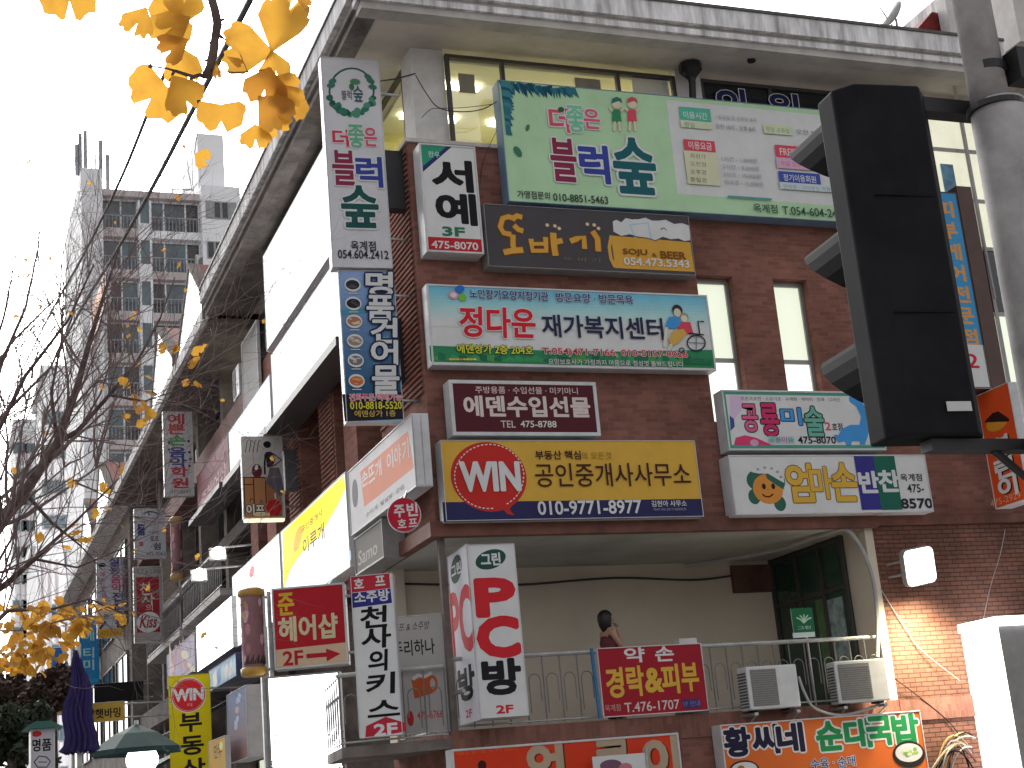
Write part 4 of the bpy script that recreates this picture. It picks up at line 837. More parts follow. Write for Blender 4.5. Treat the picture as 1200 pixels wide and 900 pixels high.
b = MB(); b.box((c_.x-.12,c_.y-.1,.12),(c_.x+.12,c_.y+.1,s.z0),STEEL); b.build('post', s.root)
# --- salmon sign on the far roof
s = Sign('rooftop_sign', 'pale pink rooftop sign with an orange centre, seen through bare branches', [(105,358),(124,326),(124.5,370),(106,396)], -90, (-.6,0,0), t=.2, face='d8a8a0', border=.0, emit=.08, group=LG)
s.Q([(108,357),(122,334),(122.5,357),(109,376)],'d08050'); s.done()
b = MB()
for f in (.2,.8): p = s.o+s.U*s.w*f; b.tube([(p.x+.1,p.y,s.z0),(p.x+.1,p.y,13.3)],.06,STEEL,6)
b.build('legs', s.root)
# ================================================================== STREET FURNITURE IN FRONT
# --- traffic light seen from behind, on a concrete pole
D0 = 4.55
HOUS = mat('housing_grey', (.013,.0135,.016), .75, .18, 5, spec=.08)
c = atD(1058,303,D0); a = R(-4); U = Vector((math.cos(a),math.sin(a),0)); Z = Vector((0,0,1)); N = U.cross(Z)   # N points back to the viewer
def hit(x, y): d = ray(x,y); n = np.array(N); return Vector(CAM+d*float(np.dot(np.array(c)-CAM,n)/np.dot(d,n)))
pl, pr_ = hit(1020,310), hit(1131,302); wd = (pr_-pl).dot(U); ctr = (pl+pr_)/2; zt, zb = hit(1030,97).z, hit(1092,508).z; ctr.z = (zt+zb)/2; hh = zt-zb
t_ = thing('traffic_light', 'dark three lamp traffic light seen from behind with pointed visors', 'traffic light', ctr)
sec = [(-wd/2,.0),(-wd/2,-.10),(-wd/2+.05,-.155),(wd/2-.06,-.165),(wd/2,-.10),(wd/2,0)]
b = MB(); b.prism([ctr+U*x-N*(y+.165)+Z*(-hh/2) for x,y in sec][::-1], Z*hh, HOUS); hb = b.build('housing', t_, bevel=.008)
for k in (1,-1):
    b = MB(); b.obox(ctr-U*(wd/2-.06)-N*.1+Z*(k*hh/6-.002), U, Z, N, wd-.13, .004, .103, HOUS); b.build('door_seam', hb)
VIS = mat('visor_black', (.009,.009,.010), .8, .1, spec=.03)
for k in (1,0,-1):
    cc = ctr+Z*(k*hh/3+.06)-N*.166; b = MB(); n_ = 18; rr = .152; k0 = len(b.v); i_ = b.m(VIS)
    for q in range(n_+1):                                       # tunnel visor, cut back towards its lower lip
        th = R(-65)+R(310)*q/n_; zz = math.sin(th); ln_ = .015+.38*((zz+1)/2)**1.15
        for (r2,off) in ((rr,0),(rr,ln_),(rr-.006,ln_),(rr-.006,0)):
            b.v.append(tuple(cc+U*(r2*math.cos(th))+Z*(r2*zz)-N*off))
    for q in range(n_):
        for j in range(4): A = k0+q*4; b.f.append([A+j, A+(j+1)%4, A+4+(j+1)%4, A+4+j]); b.mi.append(i_)
    vb = b.build('visor', t_); b = MB(); b.lathe(cc, [(.13,0),(.125,.012),(.09,.03),(.0,.04)], mat(['red_lens','amber_lens','green_lens'][1-k],[(.25,.02,.02),(.25,.16,.02),(.02,.2,.08)][1-k],.2,0), 20, axis=-N); b.build('lens', vb)
b = MB(); q = hit(1125,482); b.obox(q-U*.045+N*.003, U, Z, N, .085, .03, .002, mat('label_plate',(.5,.5,.5),.5)); b.build('label_plate', t_)
# pole
pc = atD(1172,140,D0+.25); P_ = thing('signal_pole', 'grey concrete pole with a thinner upper pipe, carrying the traffic light', 'pole', (pc.x,pc.y,.12))
POLE = mat('pole_concrete', (.36,.345,.35), .8, .25, 3.5, bump=.25)
b = MB(); zj = atD(1160,124,D0+.25).z; b.lathe((pc.x,pc.y,0), [(.115,.12),(.09,zj-.04),(.084,zj)], POLE, 28); b.build('lower_pole', P_, smooth=True)
b = MB(); b.lathe((pc.x-.027,pc.y,0), [(.062,zj-.002),(.055,zj+2.2)], POLE, 24); b.build('upper_pole', P_, smooth=True)
b = MB(); b.lathe((pc.x-.01,pc.y,zj-.03), [(.093,0),(.093,.018)], BLACK, 24); b.lathe((pc.x-.02,pc.y,zj+.1),[(.066,0),(.066,.03)],BLACK,24); b.box((pc.x+.03,pc.y-.1,zj+.05),(pc.x+.10,pc.y-.03,zj+.16),BLACK); b.build('band', P_)
b = MB(); za = atD(1110,106,D0+.1).z; A0 = ctr+U*(wd/2-.04)-N*.08
b.obox((A0.x,A0.y-.03,za-.025), (1,0,0),(0,1,0),(0,0,1), pc.x-A0.x, .06, .05, BLACK); b.build('mounting_arm', P_)
b = MB(); zb2 = zb-.005; b.obox((ctr.x-.03,A0.y-.03,zb2-.035), (1,0,0),(0,1,0),(0,0,1), pc.x-ctr.x+.1, .06, .035, BLACK); b.tube([(A0.x+.08,A0.y,zb2-.03),(A0.x+.2,A0.y,zb2-.13),(pc.x+.2,A0.y,zb2-.2)],.014,BLACK,6)
b.build('mounting_arm', P_)
# --- air conditioners outside the railing
ACW = mat('ac_white',(.60,.60,.60),.45,.08,4); ACG = mat('ac_grille',(.20,.19,.18),.6,.1,20); FIN = mat('ac_fins',(.06,.06,.06),.5,.1)
def aircon(label, o, w_=.84, h_=.62, d_=.3, rz=0, gx=(.05,.5), group='outdoor air conditioner units', flip=False):
    o = Vector(o); t = thing('air_conditioner', label, 'air conditioner', o, group); t.rotation_euler = (0,0,rz)
    b = MB(); b.box(o+Vector((-w_/2,0,.03)), o+Vector((w_/2,d_,.03+h_)), ACW); body = b.build('body', t, bevel=.02)
    b = MB(); gx0, gx1 = -w_/2+w_*gx[0], -w_/2+w_*gx[1]
    b.box(o+Vector((gx0,-.012,.08)), o+Vector((gx1,-.002,h_-.02)), ACG)
    b.build('fan_grille', t)
    b = MB()
    n = 15
    for i in range(n): z = .1+(h_-.14)*i/n; b.box(o+Vector((gx0+.008,-.02,z)), o+Vector((gx1-.008,-.0125,z+.008)), mat('ac_slat',(.27,.26,.25),.6,0))
    b.build('grille_bars', body)
    b = MB()
    for i in range(12): z = .07+(h_-.1)*i/12; b.box(o+Vector((-w_/2-.012,.03,z)), o+Vector((-w_/2-.003,d_-.03,z+.02)), FIN)
    b.build('side_fins', t)
    for x in (-w_*.32,w_*.32):
        b = MB(); b.box(o+Vector((x-.04,.02,0)), o+Vector((x+.04,d_-.02,.03)), BLACK); b.build('foot', t)
    return t
aircon('outdoor air conditioner with dark square grille, left of the two on the balcony edge', (4.86,-.36,2.58), gx=(.07,.57))
aircon('outdoor air conditioner with pale round edged grille, right of the two on the balcony edge', (6.34,-.42,2.58), rz=R(-7), gx=(.06,.66))
for x in (4.5,5.2,6.0,6.7):
    b = MB(); b.box((x-.03,-.4,2.53),(x+.03,-.02,2.57),STEEL); b.tube([(x,-.38,2.53),(x,-.03,2.36)],.012,STEEL,5); b.build('unit_bracket', B)
for k_,(px,py,yy) in enumerate(((313,425,11.3),(273,463,15.2))):
    q = onX(px,py,-.1); aircon(['air conditioner high on the red brown ledge, just left of the large white panels','air conditioner high on the red brown ledge, past the tall grey board'][k_], (-.02,q.y,11.36), w_=.8, h_=.75, rz=R(-90))
q = onX(290,430,-.05); g_ = tag(Sign('grey_board','tall grey board leaning on the ledge between the two air conditioners',[(283,398),(302,378),(303,462),(286,492)],-90,(-.1,0,0),t=.06,face='6a6866',border=.03).done().root, None,'board')
# --- wall flood lamp
LW = mat('flood_lamp_glow',(.9,.9,.88),.3,0,emit=9,ecol=(1,.98,.93))
lc = Vector((7.68,-.42,4.60)); t_ = thing('flood_lamp', 'square white flood lamp glowing on the brick wall right of the balcony', 'lamp', lc)
b = MB(); tilt = Matrix.Rotation(R(-8),3,'Y')@Matrix.Rotation(R(12),3,'X')
pts = []
for (sx,sz) in ((1,1),(-1,1),(-1,-1),(1,-1)):
    for k in range(5): th = math.atan2(sz,sx)-R(45)+R(90)*k/4; pts.append(Vector((sx*.2+.09*math.cos(th),0,sz*.2+.09*math.sin(th))))
b.prism([lc+tilt@p for p in pts], tilt@Vector((0,.1,0)), CABG); b.build('lamp_case', t_)
b = MB(); b.poly([lc+tilt@(p*.93+Vector((0,-.004,0))) for p in pts][::1], LW); b.build('lamp_glass', t_)
b = MB(); b.tube([lc+Vector((-.25,.08,.1)),(7.35,-.02,4.7)],.02,STEEL,6); b.tube([lc+Vector((-.25,.08,-.1)),(7.35,-.02,4.5)],.02,STEEL,6); b.build('bracket', t_)
pl_ = bpy.data.lights.new('flood','SPOT'); pl_.energy = 700; pl_.color = (1,.87,.58); pl_.shadow_soft_size = .25; pl_.spot_size = R(120); pl_.spot_blend = 1
po = bpy.data.objects.new('flood', pl_); col.objects.link(po); po.parent = t_; po.location = (-.05,-.35,-.3); po.rotation_euler = (R(16),0,R(0))
# --- floodlights on arms over the left signs
for k_,(px,py,ax,ay) in enumerate(((255,650,296,640),(233,675,284,668))):
    q = onX(ax,ay,-.35); hd = onY(px,py,q.y); t_ = thing('arm_floodlight', ['small glaring floodlight on a thin arm, higher one left of the lit signs','small glaring floodlight on a thin arm, lower one left of the lit signs'][k_], 'lamp', hd, 'arm floodlights on the left street')
    b = MB(); b.tube([hd+Vector((0,0,.14)), (q.x,q.y,hd.z+.2)],.022,STEEL,6); b.build('arm', t_)
    b = MB(); b.obox(hd+Vector((-.17,-.02,-.13)),(1,0,0),Vector((0,.3,1)).normalized(),Vector((0,-1,.3)).normalized(),.34,.27,.07,CABG); b.build('lamp_case', t_)
    b = MB(); b.lathe(hd+Vector((0,-.1,.02)),[(.13,0),(.11,.04),(.05,.06)],mat('floodlight_glow',(1,1,1),.3,0,emit=14,ecol=(1,.98,.92)),16,axis=Vector((-.2,-1,-.1))); b.build('lamp_glass', t_)
# --- barber poles
def barber(name_lab, px, py0, py1, D_or, rpx, gold):
    top = D_or(px[0], py0); bot = D_or(px[1], py1); h_ = top.z-bot.z; rr = (D_or(px[1]+rpx,py1)-bot).length
    t = thing('barber_pole', name_lab, 'barber pole', bot, 'painted barber poles')
    body = mat('floral_drum',(.24,.11,.12),.5,.1); GO = mat('gold_cap',(.45,.26,.05),.45,.15)
    b = MB(); b.lathe(bot,[(rr*.86,.1*h_),(rr*.86,.9*h_)],body,28)
    r3 = random.Random(5)
    for i in range(46):
        th = r3.uniform(0,6.28); zz = r3.uniform(.16,.84)*h_; n2 = 7; cs = []
        rw, rh_ = r3.uniform(.2,.5), r3.uniform(.04,.13)*h_
        for q in range(n2):
            aa = 6.283*q/n2; t2 = th+rw*.6*math.cos(aa); cs.append(bot+Vector((math.cos(t2)*rr*.875,math.sin(t2)*rr*.875,zz+rh_*math.sin(aa)*.6)))
        b.poly(cs, ink(r3.choice(['9a6a74','b07a84','7a4a3a','a88a4a','8a5a70','c09aa0'])))
    for i in range(16):
        th = -2.6+i*.16; b.tube([bot+Vector((math.cos(th)*rr*.88,math.sin(th)*rr*.88,.13*h_)), bot+Vector((math.cos(th+.03)*rr*.88,math.sin(th+.03)*rr*.88,(.17+.03*(i%3))*h_))],.008,BLACK,4)
    b.build('drum', t)
    b = MB(); b.lathe(bot,[(rr*.8,0),(rr,.02*h_),(rr,.09*h_),(rr*.88,.102*h_)],GO,28); b.build('cap', t, smooth=True)
    b = MB(); b.lathe(bot,[(rr*.88,.898*h_),(rr*1.06,.92*h_),(rr*1.06,.97*h_),(rr*.7,h_)],GO,28); b.build('cap', t, smooth=True)
    b = MB(); b.tube([bot+Vector((rr*.9,.0,.08*h_)), bot+Vector((rr*1.5,.15,.08*h_))],.02,STEEL,6); b.tube([bot+Vector((rr*.9,.0,.9*h_)), bot+Vector((rr*1.5,.15,.9*h_))],.02,STEEL,6); b.build('bracket', t)
    return t
sal = SALON.o-SALON.N*.1
dS = math.hypot(sal.x-CAM[0], sal.y-CAM[1])
barber('large gold capped barber pole painted with flowers, left of the red arrow sign', (287,298), 690, 793, lambda x,y: atD(x,y,dS), 15.5, 1)
yb = onX(222,640,-.2).y
barber('narrow dull barber pole with yellow foot, hanging above the two floodlights', (204,208), 606, 680, lambda x,y: onY(x,y,yb), 8, 0)
# --- person on the balcony
pb = onY(711,735,.9); px_, py_ = pb.x, .9; F0 = 2.63
SKIN = mat('skin',(.42,.24,.17),.6,.05); TOP = mat('dark_red_top',(.11,.022,.028),.8,.1,8); HAIR = mat('dark_hair',(.012,.008,.007),.45,.1,20); TRO = mat('dark_trousers',(.03,.03,.04),.8,.1,8)
def skin_mesh(name, V_, E_, Rr, m_, parent, root=0, sub=2):
    me = bpy.data.meshes.new(name); me.from_pydata(V_, E_, []); o = bpy.data.objects.new(name, me); col.objects.link(o); me.materials.append(m_)
    o.modifiers.new('skin','SKIN'); me.update()
    if not me.skin_vertices: 
        bm_ = bmesh.new(); bm_.from_mesh(me); bm_.verts.layers.skin.verify(); bm_.to_mesh(me); bm_.free()
    for i,r_ in enumerate(Rr):
        me.skin_vertices[0].data[i].radius = r_ if hasattr(r_,'__len__') else (r_,r_); me.skin_vertices[0].data[i].use_root = (i == root)
    s_ = o.modifiers.new('sub','SUBSURF'); s_.levels = s_.render_levels = sub
    o.parent = parent; ORG[name] = ORG[parent.name]; return o
PE = thing('person', 'person with dark bobbed hair in a dark red strappy top, hand raised to the mouth', 'person', (px_,py_,F0)); PE.rotation_euler = (0,0,R(8))
J = dict(pel=(0,0,.86),wst=(0,0,1.0),che=(.01,0,1.2),nb=(0,0,1.35),nk=(.015,0,1.41),hd=(.03,0,1.5),hd2=(.035,0,1.56),
 sl=(0,.15,1.31),el=(.05,.2,1.06),wl=(.2,.14,.98),hl=(.27,.1,.98), sr=(0,-.15,1.31),er=(.12,-.17,1.08),wr=(.17,-.06,1.3),hr=(.15,-.03,1.40),
 kl=(.02,.09,.46),al=(-.02,.09,.07),tl=(.13,.1,.03),kr=(.02,-.09,.46),ar=(-.02,-.09,.07),tr=(.13,-.1,.03),hl0=(0,.08,.83),hr0=(0,-.08,.83))
ks = list(J); V_ = [J[k] for k in ks]; ix = {k:i for i,k in enumerate(ks)}
E_ = [(ix[a_],ix[b_]) for a_,b_ in (('pel','wst'),('wst','che'),('che','nb'),('nb','nk'),('nk','hd'),('hd','hd2'),('nb','sl'),('sl','el'),('el','wl'),('wl','hl'),('nb','sr'),('sr','er'),('er','wr'),('wr','hr'),('pel','hl0'),('hl0','kl'),('kl','al'),('al','tl'),('pel','hr0'),('hr0','kr'),('kr','ar'),('ar','tr'))]
rad = dict(pel=(.12,.15),wst=(.095,.12),che=(.1,.135),nb=(.07,.09),nk=.048,hd=(.092,.075),hd2=(.085,.072),sl=.052,el=.038,wl=.026,hl=.026,sr=.052,er=.038,wr=.026,hr=.028,kl=.055,al=.04,tl=.035,kr=.055,ar=.04,tr=.035,hl0=.085,hr0=.085)
skin_mesh('body', V_, E_, [rad[k] for k in ks], SKIN, PE)
b = MB(); b.lathe((px_+.02,py_,F0+.8),[(.155,0),(.145,.15),(.135,.25),(.15,.38),(.12,.47)],TOP,20); b.tube([(px_+.06,py_+.09,F0+1.24),(px_+.03,py_+.1,F0+1.37),(px_-.06,py_+.09,F0+1.24)],.014,TOP,6); b.tube([(px_+.06,py_-.09,F0+1.24),(px_+.03,py_-.1,F0+1.37),(px_-.06,py_-.09,F0+1.24)],.014,TOP,6); b.build('top', PE, smooth=True)
b = MB()
for sgn in (1,-1): b.tube([(px_,py_+.08*sgn,F0+.9),(px_+.02,py_+.09*sgn,F0+.46),(px_-.015,py_+.09*sgn,F0+.06)],[.1,.075,.06],TRO,12)
b.build('trousers', PE, smooth=True)
me = bpy.data.meshes.new('hair'); bm_ = bmesh.new(); bmesh.ops.create_icosphere(bm_, subdivisions=4, radius=1)
for v in bm_.verts:
    x,y,z = v.co
    front = max(0,x)
    k = 1.0-.45*front*(1 if z < .35 else 0)
    v.co = Vector((x*.125*k-.012, y*.108, (z*.13 if z > 0 else z*.22)+1.54)); v.co += v.co.normalized()*.004*math.sin(v.co.y*160)
    if front > .5 and z < .3: v.co.x = min(v.co.x, .055)
bm_.to_mesh(me); bm_.free(); me.materials.append(HAIR); me.polygons.foreach_set('use_smooth',[True]*len(me.polygons))
h_ = bpy.data.objects.new('hair', me); col.objects.link(h_); h_.parent = PE; h_.location = (0,0,0); h_.scale = (1,1,1)
b = MB(); hx = Vector((px_,py_,F0)); b.lathe(hx+Vector((.122,0,1.50)),[(.016,0),(.012,.012),(.004,.024)],SKIN,8,axis=(1,0,-.3)); b.tube([hx+Vector((.118,-.02,1.462)),hx+Vector((.122,.02,1.462))],.006,mat('lips',(.3,.08,.08),.5,0),6)
b.build('nose_and_mouth', PE)
b = MB()
for sgn in (1,-1): b.lathe(hx+Vector((.108,.032*sgn,1.53)),[(.011,0),(.008,.006)],HAIR,8,axis=(1,.3*sgn,0))
b.build('eye', PE)
b = MB()                                                          # hands: fingers and thumb
for base_,dirn,side in ((Vector((.15,-.03,1.40)),Vector((-.15,.1,1)),Vector((0,1,0))),(Vector((.27,.1,.98)),Vector((1,-.3,0)),Vector((0,0,1)))):
    dirn.normalize()
    for i,l_ in enumerate((.06,.068,.064,.05)):
        s0 = hx+base_+side*(.018*(i-1.5))+dirn*.015; b.tube([s0, s0+dirn*l_*.6, s0+dirn*l_+Vector((-.015,0,-.01))],[.0095,.0085,.006],SKIN,6)
    s0 = hx+base_+side*-.03; b.tube([s0, s0+dirn*.02-side*.02, s0+dirn*.045-side*.024],[.011,.01,.007],SKIN,6)
b.build('fingers', PE, smooth=True)
# --- things on the balcony
b = MB(); q = onY(803,748,.25); b.box((q.x-.13,.2,3.56),(q.x+.16,.42,3.74),mat('white_carton',(.6,.59,.56),.7,.1)); o_ = b.build('carton', None, (q.x,.3,3.56)); tag(o_,'small white carton resting behind the balcony rail, just right of the massage sign','box')
b = MB(); b.box((q.x-.2,.18,2.63),(q.x+.22,.48,3.555),mat('grey_cupboard',(.2,.2,.19),.6,.1)); tag(b.build('cupboard', None, (q.x,.3,2.63),bevel=.01),'low grey cupboard under the white carton on the balcony','cupboard')
s = Sign('green_stand_sign','small green sign with a white leaf emblem on a post by the balcony glazing',[(928,714),(952,711),(955,743),(930,747)],-4,(0,.45,0),t=.03,face='1f5c3c',border=.0)
s.R4(929,741,955,747,'b8c4bc')
for a_ in (-.9,-.45,0,.45,.9): s.S([(942,730),(942+9*math.sin(a_)*.6,730-7*math.cos(a_)),(942+11*math.sin(a_),730-10*math.cos(a_))],1.5,'9fc8a8')
s.T('그린',935,736,950,735,4,'b8d8c0',0); s.done(); b = MB(); q = s.o+s.U*s.w*.6; b.tube([(q.x,q.y+.02,2.63),(q.x,q.y+.02,s.z0+.03)],.02,STEEL,6); b.build('post', s.root)
# --- parasols at street level
def parasol_closed():
    top = atD(92,762,15.5); bot = atD(93,884,15.5); r_ = .16; n_ = 16; t = thing('closed_parasol','closed dark purple parasol hanging in folds beside the blue sign','parasol',(bot.x,bot.y,.12))
    b = MB(); m_ = mat('purple_fabric',(.045,.03,.14),.8,.2,6); H = top.z-bot.z; k0 = len(b.v); i_ = b.m(m_); rows = 12
    for j in range(rows+1):
        f = j/rows; rad_ = .02+(r_-.02)*(1-f)**.8*(1-.12*math.sin(f*9))
        for q in range(n_*2): th = math.pi*q/n_; rr = rad_*(1+.22*(1 if q%2 else -1)); b.v.append((bot.x+rr*math.cos(th)+.02*math.sin(j),bot.y+rr*math.sin(th),bot.z+H*f+(.04*(q%2) if j == 0 else 0)))
    for j in range(rows):
        for q in range(n_*2): A = k0+j*n_*2; b.f.append([A+q,A+(q+1)%(n_*2),A+n_*2+(q+1)%(n_*2),A+n_*2+q]); b.mi.append(i_)
    b.build('canopy', t); b = MB(); b.tube([(bot.x,bot.y,.12),(top.x,top.y,top.z+.06)],.025,STEEL,8); b.build('pole', t)
parasol_closed()
gc = atD(160,866,19); t = thing('green_parasol','dark green open parasol with a glowing white globe lamp below it','parasol',(gc.x,gc.y,.12))
b = MB(); GRF = mat('green_fabric',(.02,.052,.048),.8,.15,4); rr = .55
for k in range(8):
    a0_,a1_ = k*math.pi/4+.2,(k+1)*math.pi/4+.2; ap = Vector((gc.x,gc.y,gc.z+.18)); e0 = Vector((gc.x+rr*math.cos(a0_),gc.y+rr*math.sin(a0_),gc.z-.12)); e1_ = Vector((gc.x+rr*math.cos(a1_),gc.y+rr*math.sin(a1_),gc.z-.12))
    md0 = (ap+e0)/2+Vector((0,0,.03)); md1 = (ap+e1_)/2+Vector((0,0,.03)); b.poly([ap,md0,md1],GRF); b.poly([md0,e0,e1_,md1],GRF); b.poly([e0,e0-Vector((0,0,.06)),e1_-Vector((0,0,.06)),e1_],GRF)
b.build('canopy', t); b = MB(); b.tube([(gc.x,gc.y,.12),(gc.x,gc.y,gc.z+.22)],.025,STEEL,8); b.build('pole', t)
b = MB(); q = Vector((gc.x+.03,gc.y-.25,gc.z-.26)); b.lathe(q,[(.02,-.17),(.12,-.14),(.18,-.05),(.19,.02),(.16,.1),(.06,.16)],mat('globe_glow',(.9,.9,.88),.3,0,emit=2.2,ecol=(1,1,.96)),20); b.build('globe_lamp', t, smooth=True)
# awning clutter under the far signs
AWN = mat('green_awning',(.05,.09,.08),.7,.2,4)
for k_,(y0,y1,z1,m_,lab) in enumerate(((22,28.5,3.9,AWN,'dim green shop awning low on the left street'),(29,34,4.1,mat('striped_awning',(.25,.24,.22),.7,.2,4),'pale shop awning low on the left street, past the green one'),(14.5,21.5,4.6,mat('navy_awning',(.012,.016,.06),.7,.1,4),'navy awning under the pale blue fascia strip'))):
    b = MB(); b.prism([(-1.5,y0,z1-.7),(-.02,y0,z1),(-.02,y0,z1-.08),(-1.46,y0,z1-.78)],(0,y1-y0,0),m_); t = tag(b.build('awning',None,(-.7,(y0+y1)/2,z1-.4)),lab,'awning')
# ================================================================== BACKGROUND TOWERS
TW = mat('tower_white',(.88,.88,.9),.8,.03,.25); TGL = mat('tower_glass',(.10,.17,.20),.15,.35,.4,spec=.6); TGD = mat('tower_glass_dark',(.05,.052,.055),.12,.2,.4); TPK = mat('tower_rose_band',(.62,.55,.55),.8,.1,.4); TRL = mat('tower_rail',(.34,.35,.37),.6,0)
YT = 72.5; FL = 2.8
def tx(px, py): return onY(px,py,YT).x
def tz(px, py): return onY(px,py,YT).z
T1 = thing('apartment_tower', 'tall white apartment tower with teal glazed balconies beyond the bare tree', 'building', (6,YT,0))
xa, xb, xc_, xd, xe = tx(94,300), tx(119,300), tx(235,300), tx(281,300), tx(320,300); ztop = tz(170,228); zwin = tz(150,231)
b = MB(); b.box((xa,YT-1.2,0),(xb,YT+12,tz(105,206)),TW); b.box((xb,YT+1.4,0),(xc_,YT+12,ztop),TW); b.box((xc_,YT-1.0,0),(xd,YT+12,tz(255,225)),TW); b.box((xc_+.2,YT+1,tz(255,225)),(xd-.6,YT+8,tz(255,150)),TW); b.box((xd,YT+.5,0),(xe+6,YT+12,tz(300,236)),TW)
xm = tx(162,300); xm2 = tx(178,300); b.box((xm,YT-.25,0),(xm2,YT+1.4,ztop-.5),TW); b.box((xb,YT-.35,ztop-.35),(xc_,YT+1.4,ztop+.1),TPK); b.build('wall', T1)
nf = 15
for i in range(nf):
    z1 = zwin-.1-i*FL
    if z1 < 3: break
    b = MB()
    b.box((xb,YT-.3,z1-FL+.02),(xm,YT+1.4,z1-FL+.62),TPK); b.box((xm2,YT-.3,z1-FL+.02),(xc_,YT+1.4,z1-FL+.55),TPK if i else TW); b.build('balcony_slab', T1)
    for (q0,q1,ms) in ((xb,xm,(0,.55,1)),(xm2,xc_,(0,.27,.72,1))):
        b = MB(); fr = MB()
        for j in range(len(ms)-1):
            g0,g1 = q0+(q1-q0)*ms[j], q0+(q1-q0)*ms[j+1]; b.box((g0+.06,YT+.25,z1-FL+.6),(g1-.06,YT+.3,z1-.02), [TGL,TGD][(i*3+j*2+(i//2))%3 == 1])
            fr.box((g0-.05,YT+.2,z1-FL+.6),(g0+.05,YT+.34,z1-.02),TW)
        fr.box((q1-.06,YT+.2,z1-FL+.6),(q1+.0,YT+.34,z1-.02),TW); fr.box((q0-.05,YT+.19,z1-.12),(q1,YT+.345,z1-.0),TW)
        o = fr.build('balcony_window', T1); b.build('pane', o)
        b = MB(); n = int((q1-q0)/.22)
        for k in range(n+1): x = q0+(q1-q0)*k/n; b.box((x-.02,YT-.28,z1-FL+.6),(x+.02,YT-.24,z1-FL+1.45),TRL)
        b.box((q0,YT-.3,z1-FL+1.45),(q1,YT-.22,z1-FL+1.52),TRL); b.build('balcony_railing', T1)
    b = MB(); b.box((xm+.15,YT-.28,z1-1.75),(xm2-.15,YT-.255,z1-.15),TGL); b.build('balcony_window', T1)
    x0_,x1_ = xc_+(xd-xc_)*.1, xc_+(xd-xc_)*.88; b = MB(); b.box((x0_,YT-1.06,z1-1.5),(x1_,YT-1.003,z1-.3),TRL); o = b.build('stair_window', T1)
    b = MB()
    for k in range(4): b.box((x0_+(x1_-x0_)*k/4+.08,YT-1.1,z1-1.42),(x0_+(x1_-x0_)*(k+1)/4-.08,YT-1.065,z1-.38),[TGD,TRL][(k+i)%3==0]); 
    b.build('pane', o)
    b = MB(); b.box((xd+.8,YT+.44,z1-2),(xe+4,YT+.497,z1-.1),TGD); b.build('side_window', T1)
b = MB(); r3 = random.Random(2)
for k,px in enumerate((90,94,100,107,112,118,126)):
    q = onY(px,205-(k%3)*3,YT+1); hgt = [2.2,3,3.2,1.8,1.6,2.6,2.6][k]; q.z = tz(105,206)+(0 if k < 6 else -.6)+(.4 if k<6 else 0)
    b.box((q.x-.12,q.y-.1,q.z),(q.x+.14,q.y+.1,q.z+hgt),TRL) if k not in (3,4) else b.tube([q,q+Vector((0,0,hgt))],.06,TRL,5)
b.tube([(xa,YT+1,tz(105,206)+.4),(xb,YT+1,tz(105,206)+.4)],.06,TRL,5); b.build('roof_antenna', T1)
b = MB(); q = tx(210,222); b.tube([(q,YT+3,ztop),(q,YT+3,ztop+1.9)],.07,TRL,5); b.tube([(q,YT+3,ztop+1.8),(q+2.6,YT+3,ztop+1.9)],.06,TRL,5); b.tube([(q,YT+3,ztop+1.2),(q+2.6,YT+3,ztop+1.3)],.04,TRL,5); b.build('roof_rail', T1)
for k,(i,f) in enumerate(((1,.86),(4,.15),(5,.45))):               # outdoor units on the tower balconies
    z1 = zwin-.1-i*FL-FL+.65; x = xm2+(xc_-xm2)*f; b = MB(); b.box((x,YT-.75,z1),(x+1.2,YT-.31,z1+1),ACW); b.lathe((x+.5,YT-.752,z1+.5),[(.36,0),(.36,.01)],ACG,14,axis=(0,-1,0)); b.build('outdoor_unit', T1)
def slab_tower(name_lab, px0, px1, pytop, Y_, wins, dark):
    x0,x1 = onY(px0,600,Y_).x, onY(px1,600,Y_).x; zt_ = onY((px0+px1)/2,pytop,Y_).z; t = thing('apartment_tower', name_lab, 'building', ((x0+x1)/2,Y_,0))
    b = MB(); b.box((x0,Y_,0),(x1,Y_+12,zt_),TW); b.box((x0-.3,Y_-.3,zt_),(x1+.3,Y_+12.3,zt_+.8),TW)
    for k in range(1,4): x = x0+(x1-x0)*k/4; b.box((x-.08,Y_-.12,0),(x+.08,Y_-.002,zt_-1),TPK)
    b.build('wall', t); n = int(zt_/2.9)
    for f in wins:
        for i in range(1,n): b = MB(); z = i*2.9; x = x0+(x1-x0)*f; b.box((x-.5*dark,Y_-.1,z),(x+.5*dark,Y_-.003,z+1.2),TRL); o = b.build('window', t); b = MB(); b.box((x-.42*dark,Y_-.13,z+.1),(x-.02,Y_-.102,z+1.1),TGL); b.box((x+.04,Y_-.13,z+.1),(x+.42*dark,Y_-.102,z+1.1),TGL); b.build('pane', o)
slab_tower('plain white tower end wall with one column of small windows, behind the bare tree', 52, 92, 440, 105, (.3,), 2.0)
slab_tower('thin pale apartment tower with dark window columns, farthest left behind the branches', 18, 42, 500, 150, (.25,.7), 1.6)
slab_tower('low white apartment block wall behind the dark blue sign', 42, 75, 640, 95, (.8,), 1.2)
